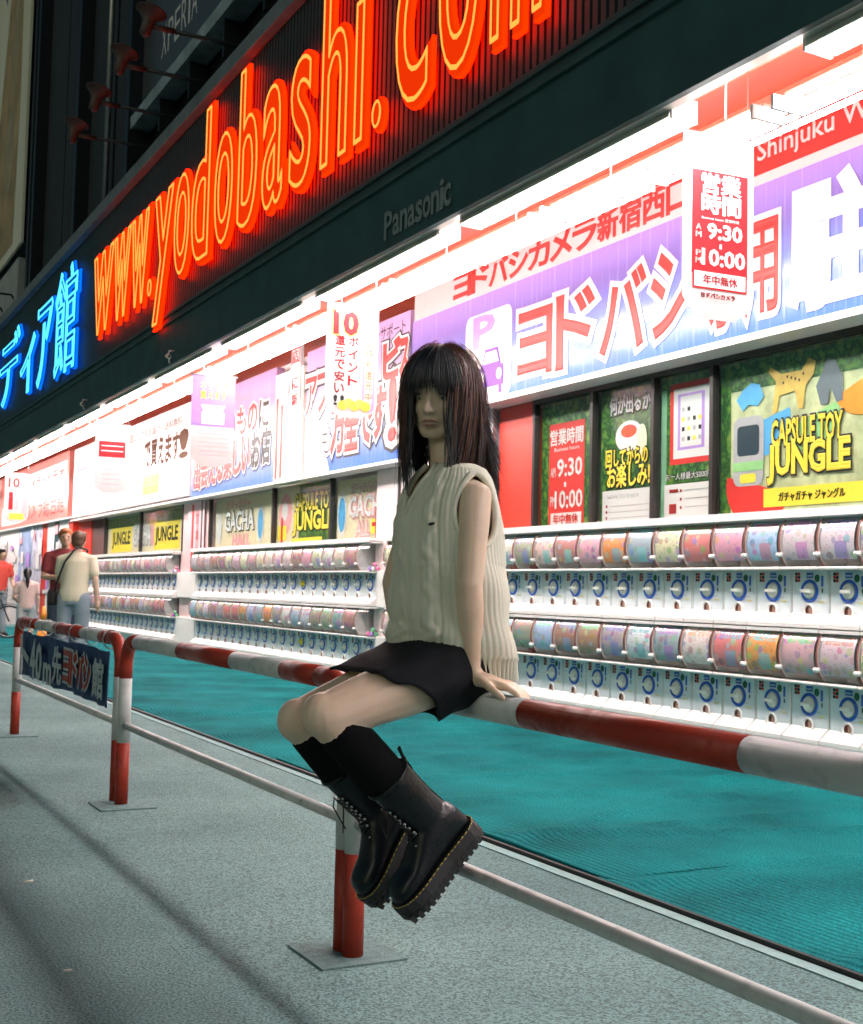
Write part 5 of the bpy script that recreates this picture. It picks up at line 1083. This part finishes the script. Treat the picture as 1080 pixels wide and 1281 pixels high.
def lock(ph, off, end, w, width=.006, fl=.3, seed=0):
    "one lock from crown; end = z of the tip in the world"
    th_max = 1.52+.1*math.sin(ph*3); pts = []; dph = w*.25
    th0 = .12+hr.uniform(0, .35)
    for k in range(7): t_ = k/6; pts.append(hp(th0+(th_max-th0)*t_, ph+dph*(t_-.5), off))
    p = pts[-1]; zs = p.z-end; ap = abs(ph)
    rad = Vector((p.x-HO.x, p.y-HO.y, 0)).normalized(); bi_ = int((ph+math.pi)/(2*math.pi)*NB); pc = hp(th_max, (bi_+.5)/NB*2*math.pi-math.pi, off*.5+.003); zs += CL[bi_][0]
    for k in range(1, 8):
        t_ = k/7; q = p+V(0, 0, -zs*t_)
        if ap > 2.0: q += rad*(-.010*math.sin(t_*3)) + V(.050*t_**1.3, 0, 0)+V(0, -.02*t_*(1 if ph > 0 else -1), 0)     # down the back, over the shoulders
        elif ap > 1.15: q += rad*(.008*math.sin(t_*3.1)-.012*t_)+V(.015*t_, 0, 0)*(1 if ap > 1.6 else -1)
        else: q += rad*(-.012*t_)+V(-.006*t_, 0, 0)
        q += V(w*.006*math.sin(t_*3+seed), w*.006*math.cos(t_*3+seed), 0)*t_
        q += (pc-p)*t_**1.6*CL[bi_][1]
        pts.append(q)
    for _ in range(2): pts = [pts[0]]+[(pts[k-1]+pts[k]*2+pts[k+1])/4 for k in range(1, len(pts)-1)]+[pts[-1]]
    n_ = len(pts); rd = [width*(.55+.45*min(1, k/3)) if k < n_-4 else width*(1-(k-(n_-5))/5*.93) for k in range(n_)]
    return pts, rd
H1, H2 = MB(), MB()
for i in range(3200):
    ph = hr.uniform(-math.pi, math.pi); ap = abs(ph); off = hr.uniform(-.002, .011); w = hr.normal()
    if ap < .72: continue
    if ap < 1.15: end = hr.uniform(1.35, 1.45)
    elif ap < 1.75: end = hr.uniform(1.37, 1.47)
    elif ap < 2.2: end = hr.uniform(1.34, 1.44)
    else: end = hr.uniform(1.27, 1.40)
    if hr.random() < .12: end += hr.uniform(.03, .12)
    pts, rd = lock(ph, off, end, w, hr.uniform(.0011, .0024), seed=i)
    tgt = H2 if (off > .0088 or (ap > 2.1 and hr.random() < .2)) else H1
    tgt.tube(pts, rd, 4, flat=.7)
for i in range(620):     # fringe to the eyes
    ph = hr.uniform(-.98, .98); off = hr.uniform(-.001, .008); th0 = hr.uniform(.1, .5); end_th = 1.64-.22*(abs(ph) < .25)*hr.random()+hr.uniform(-.16, .12)+(.25 if abs(ph) > .75 else 0)
    pts = [hp(th0+(end_th-th0)*k/9, ph*(.85+.15*k/9)+.03*math.sin(i), off+.004*(k/9)) for k in range(10)]
    wd = hr.uniform(.0010, .0020); H1.tube(pts, [wd*(.6+.4*min(1, k/3)) if k < 6 else wd*(1-(k-5)/4*.85) for k in range(10)], 5, flat=.6)
for i in range(170):     # flyaways
    ph = hr.uniform(-math.pi, math.pi)
    if abs(ph) < .8: continue
    pts, rd = lock(ph, hr.uniform(.010, .024), hr.uniform(1.30, 1.50), hr.normal()*2.2, hr.uniform(.0005, .0009), seed=i*3); H2.tube(pts, rd, 3)
for i in range(120):     # long wisps at the sides of the face and across the chest
    ph = (1 if i % 2 else -1)*hr.uniform(.74, 1.0); pts, rd = lock(ph, hr.uniform(.0, .006), hr.uniform(1.31, 1.40), hr.normal(), hr.uniform(.0012, .0026), seed=i); H1.tube(pts, rd, 4, flat=.7)
obj('hair_locks', H1, HAIR, hob); obj('rim_lit_locks', H2, HAIR2, hob)

# ================================================================== PASSERS-BY
def figure(label, loc, yaw, h, skin, hair, top, bottom, shoe, kind='man', lean=0, arms=None, group=None, pony=False, shorts=False, stride=.06):
    "local frame: faces +Y, right hand at +X, heights scaled by h"
    t = thing('person', label, 'person', loc, group); s = h/1.72
    def L(x, y, z): return V(x*s, y*s, z*s)
    X0, Y0 = V(1, 0, 0), V(0, 1, 0)
    lean_y = lambda z: lean*max(0, z-.95)
    hipw = .095; A = arms or {}
    hx = L(0, lean_y(1.55)+.02, 1.60)
    b_ = MB()
    b_.loft([ring(L(0, lean_y(z), z), X0, Y0, a*s, c*s, 16) for z, a, c in ((.90, .10, .08), (.95, .15, .11), (1.05, .145, .10), (1.2, .155, .10), (1.35, .175, .10), (1.42, .13, .08), (1.46, .07, .06))])
    b_.limb([L(0, lean_y(1.42), 1.42), hx-V(0, 0, .07*s)], [.055*s, .05*s], 12); b_.ball(hx+V(0, 0, .01*s), (.075*s, .092*s, .105*s), nu=16, nv=12); b_.ball(hx+V(0, .03*s, -.06*s), (.05*s, .055*s, .05*s)); b_.ball(hx+V(0, .095*s, -.01*s), (.013*s, .018*s, .02*s), nu=8, nv=6)
    for sx in (1, -1): b_.ball(hx+V(.076*s*sx, 0, 0), (.01*s, .018*s, .028*s), nu=8, nv=6)
    tp = MB(); bt = MB(); shs = MB()
    tp.loft([ring(L(0, lean_y(z), z), X0, Y0, a*s, c*s, 20) for z, a, c in ((.88, .168, .130), (.95, .172, .130), (1.1, .168, .125), (1.25, .178, .125), (1.36, .190, .118), (1.43, .15, .09), (1.475, .085, .07))])
    for sx in (1, -1):
        sh = L(.185*sx, lean_y(1.38), 1.385); el, wr = A.get(sx, (L(.225*sx, .0+lean_y(1.1), 1.10), L(.235*sx, .05+lean_y(.9), .87)))
        if isinstance(el, tuple): el, wr = L(*el), L(*wr)
        b_.limb([sh, sh.lerp(el, .5), el, el.lerp(wr, .4), wr], [.05*s, .046*s, .038*s, .037*s, .026*s], 12)
        d = (wr-el).normalized(); b_.limb([wr, wr+d*.05*s], [.028*s, .034*s], 10)
        for q in range(4): b_.limb([wr+d*.06*s+X0*(.012*(q-1.5)*s), wr+d*.13*s+X0*(.013*(q-1.5)*s)+Y0*.015*s], [.010*s, .008*s], 8)
        b_.limb([wr+d*.02*s, wr+d*.07*s+Y0*.035*s], [.012*s, .009*s], 8)
        tp.limb([L(.12*sx, lean_y(1.38), 1.39), sh, sh.lerp(el, .62)], [.062*s, .066*s, .062*s], 14)
        hp_ = L(hipw*sx, 0, .92); kn = L((hipw+.01)*sx, .02+stride*sx*.6, .50); an = L((hipw+.015)*sx, stride*sx*-.5, .09)
        b_.limb([hp_, kn, kn.lerp(an, .35)-Y0*.01, an], [.085*s, .055*s, .056*s, .036*s], 14)
        b_.limb([an, an+V(0, .05*s, -.045*s), an+V(0, .15*s, -.06*s)], [.036*s, .035*s, .026*s], 10)
        if shorts: bt.limb([hp_, hp_.lerp(kn, .62)], [.100*s, .088*s], 16)
        else: bt.limb([hp_, hp_.lerp(kn, .5), kn, kn.lerp(an, .5), an+V(0, 0, .02*s)], [.102*s, .088*s, .074*s, .068*s, .062*s], 16)
        shs.limb([an+V(0, -.03*s, -.045*s), an+V(0, .07*s, -.05*s), an+V(0, .16*s, -.058*s)], [.040*s, .044*s, .034*s], 12)
    bt.loft([ring(L(0, 0, z), X0, Y0, a*s, c*s, 20) for z, a, c in ((.84, .155, .115), (.92, .168, .125), (.98, .160, .118))])
    vx = .016*s; Z = Matrix.Rotation(yaw, 4, 'Z')
    def part(nm, mb_, m_, sm_=4, par=t, vox=None):
        me = remesh(mb_, vox or vx, sm_) if sm_ else mb_.mesh(nm, []); me.transform(Z); me.materials.clear(); me.materials.append(m_)
        return obj(nm, me, None, par, True)
    part('body', b_, skin, 2, vox=.011*s); part('shirt', tp, top); part('shorts' if shorts else 'trousers', bt, bottom); part('shoes', shs, shoe, 2)
    hm = MB(); hm.ball(hx+V(0, -.018*s, .035*s), (.088*s, .100*s, .095*s), nu=18, nv=12)
    hm.ball(hx+V(0, -.055*s, -.02*s), (.075*s, .06*s, .075*s), nu=14, nv=9)
    if kind == 'man': hm.ball(hx+V(.02*s, .06*s, .085*s), (.055*s, .05*s, .03*s), nu=12, nv=8)
    ho = part('hair', hm, hair, 3, vox=.010*s)
    if pony: part('ponytail', MB().limb([hx+V(0, -.11*s, .05*s), hx+V(0, -.16*s, -.02*s), hx+V(.01*s, -.15*s, -.16*s), hx+V(.01*s, -.13*s, -.30*s)], [.03*s, .042*s, .038*s, .012*s], 14), hair, 0, ho)
    for sx in (1, -1):
        part('eye', MB().ball(hx+V(.030*s*sx, .084*s, .012*s), (.011*s, .006*s, .006*s), nu=8, nv=6), IRIS, 0)
    part('mouth', MB().ball(hx+V(0, .078*s, -.052*s), (.020*s, .008*s, .005*s), nu=8, nv=6), LIPM, 0)
    return t, Z, s
SK2 = mat('skin_light', (.62, .42, .32), .5, noise=.05); SK3 = mat('skin_tan', (.50, .32, .22), .5, noise=.05)
HBR = mat('brown_hair', (.10, .05, .025), .6, noise=.3, scale=60); HGI = mat('ginger_hair', (.36, .11, .03), .6, noise=.3, scale=60); HBK = mat('black_hair', (.012, .011, .012), .5, noise=.3, scale=60)
CRM = mat('cream_tshirt', (.68, .64, .48), .85, noise=.06, scale=8); MAR = mat('maroon_tshirt', (.20, .03, .035), .85, noise=.1, scale=8); JEA = mat('washed_blue_jeans', (.26, .33, .38), .85, noise=.2, scale=9); NAV = mat('dark_navy_trousers', (.03, .05, .08), .85, noise=.15, scale=9)
PTS = mat('pale_pink_tshirt', (.66, .48, .44), .85, noise=.06); GRS = mat('grey_shorts', (.42, .43, .44), .85, noise=.1); RTS = mat('red_tshirt', (.62, .07, .05), .85, noise=.06); SHO = mat('dark_shoes', (.04, .04, .045), .6); WSH = mat('white_shoes', (.7, .7, .68), .5)
t, Z, s = figure('man in cream T-shirt and washed jeans with black shoulder bag', (3.06, 14.6, .02), R(-32), 1.66, SK2, HBR, CRM, JEA, SHO, lean=.16, arms={1: ((.25, .03, 1.12), (.27, .05, .88)), -1: ((-.23, .10, 1.12), (-.12, .30, 1.10))})
def rot(mb): mb.v = [tuple(Z @ Vector(p)) for p in mb.v]; return mb
obj('bag_strap', rot(MB().tube([(.10, .10, 1.45), (.03, -.05, 1.47), (-.08, -.10, 1.30), (-.17, -.10, 1.05), (-.21, -.04, .93), (-.2, .09, 1.0), (-.08, .2, 1.25), (.10, .14, 1.44)], .012, 8, closed=False)), BLK, t, True)
obj('shoulder_bag', rot(MB().loft([[(-.27, -.09+q, z), (-.27, .07+q, z), (-.19, .07+q, z), (-.19, -.09+q, z)] for z, q in ((.80, 0), (.84, -.01), (.94, -.01), (.97, 0))], 0, True, False)), BLK, t, True, bevel=.015)
t, Z, s = figure('man with ginger hair in maroon T-shirt and dark trousers, arms bent', (3.13, 15.5, .02), R(168), 1.72, SK3, HGI, MAR, NAV, SHO, lean=.10, arms={1: ((.24, .08, 1.12), (.08, .26, 1.12)), -1: ((-.24, .08, 1.12), (-.10, .27, 1.16))})
t, Z, s = figure('small child with black ponytail, pale pink T-shirt and grey shorts', (3.50, 20.1, .02), R(-10), 1.27, SK2, HBK, PTS, GRS, WSH, kind='girl', pony=True, shorts=True, stride=.09, arms={-1: ((-.27, .02, 1.12), (-.16, .16, 1.0))})
t, Z, s = figure('person in red T-shirt beside a bicycle, cut off by the left edge', (3.92, 25.6, .02), R(200), 1.70, SK3, HBK, RTS, JEA, SHO, lean=.12, arms={-1: ((-.25, .05, 1.10), (-.22, .25, .88))})
# bicycle
def bicycle():
    t = thing('bicycle', 'black city bicycle with a basket half out of frame at the left edge', 'bicycle', (3.98, 24.6, .012))
    X1 = Vector((-.93, .36, 0)).normalized(); Rr = .31
    def Q(x, z, y=0): return V(0, 0, 0)+X1*x+V(0, 0, z)+Vector((X1.y, -X1.x, 0))*y
    K = mat('bicycle_black', (.015, .015, .017), .35, metal=.2)
    for wx in (0, 1.08):
        w = obj('wheel', MB().tube([Q(wx+(Rr-.03)*math.cos(a), Rr+(Rr-.03)*math.sin(a)) for a in [2*math.pi*i/32 for i in range(32)]], .010, 6, closed=True), GALV, t, True)
        obj('tyre', MB().tube([Q(wx+(Rr-.014)*math.cos(a), Rr+(Rr-.014)*math.sin(a)) for a in [2*math.pi*i/32 for i in range(32)]], .017, 8, closed=True), K, w, True)
        mb = MB()
        for i in range(18): a = 2*math.pi*i/18; mb.tube([Q(wx, Rr, .01*(-1)**i), Q(wx+.28*math.cos(a), Rr+.28*math.sin(a))], .002, 3)
        obj('spokes', mb, GALV, w, True)['kind'] = 'stuff'
        obj('mudguard', MB().tube([Q(wx+(Rr+.025)*math.cos(a), Rr+(Rr+.025)*math.sin(a)) for a in [R(20)+R(150)*i/12 for i in range(13)]], .016, 6, flat=.4), K, w, True)
    mb = MB()
    for p, q, r_ in ((( .16, .75), (.55, .28), .018), ((.20, .80), (.0, Rr), .013), ((.55, .28), (.74, .80), .015), ((.55, .28), (1.08, Rr), .01), ((.70, .62), (1.08, Rr), .009), ((.18, .66), (.60, .42), .016)): mb.tube([Q(*p), Q(*q)], r_, 8)
    mb.tube([Q(.20, .80), Q(.22, .98)], .013, 8); obj('frame', mb, K, t, True)
    obj('handlebar', MB().tube([Q(.40, 1.00, .26), Q(.26, 1.02, .20), Q(.21, .99, 0), Q(.26, 1.02, -.20), Q(.40, 1.00, -.26)], .012, 8), GALV, t, True)
    obj('saddle', MB().ball(Q(.78, .86), (.13, .07, .035), (X1, Vector((X1.y, -X1.x, 0)), V(0, 0, 1))), K, t, True)
    mb = MB()
    for z in (.68, .76, .84, .92): mb.tube([Q(-.15, z, -.15), Q(.10, z, -.15), Q(.10, z, .15), Q(-.15, z, .15)], .005, 4, closed=True)
    for x_, y_ in ((-.15, -.15), (-.15, .15), (.10, -.15), (.10, .15), (-.03, -.15), (-.03, .15), (-.15, 0)): mb.tube([Q(x_, .68, y_), Q(x_, .92, y_)], .004, 4)
    obj('basket', mb, GALV, t, True)
    mb = MB().lathe([(.09, -.004), (.09, .004), (.03, .005)], Q(.55, .28, .03), (X1.y, -X1.x, 0), 16); mb.tube([Q(.55, .28, .05), Q(.63, .14, .07)], .009, 6).tube([Q(.55, .28, -.05), Q(.47, .42, -.07)], .009, 6); obj('crank', mb, GALV, t, True)
bicycle()
# small things on the carpet by the men
t = thing('traffic_cone', 'small orange and white traffic cone beside the ponytailed child', 'traffic cone', (4.05, 21.6, .02))
obj('base', MB().box(-.17, .17, -.17, .17, 0, .03), ORG, t, True, bevel=.008)
for i, (z0, z1, m_) in enumerate(((.03, .25, ORG), (.25, .42, WSIGN), (.42, .66, ORG))): obj('shell', MB().lathe([(.13-.155*z0, z0), (.13-.155*z1, z1)], n=18), m_, t, True)
t = thing('bucket', 'red bucket with green top standing behind the maroon shirted man', 'bucket', (3.35, 16.9, .02))
obj('pail', MB().lathe([(.09, 0), (.12, .28), (.125, .29)], n=18), RED, t, True); obj('lid', MB().lathe([(.122, .292), (.128, .33), (.05, .36)], n=18), LGR, t, True); obj('label', MB().lathe([(.1045, .11), (.1145, .19)], n=18, cap=False), WSIGN, t, True)
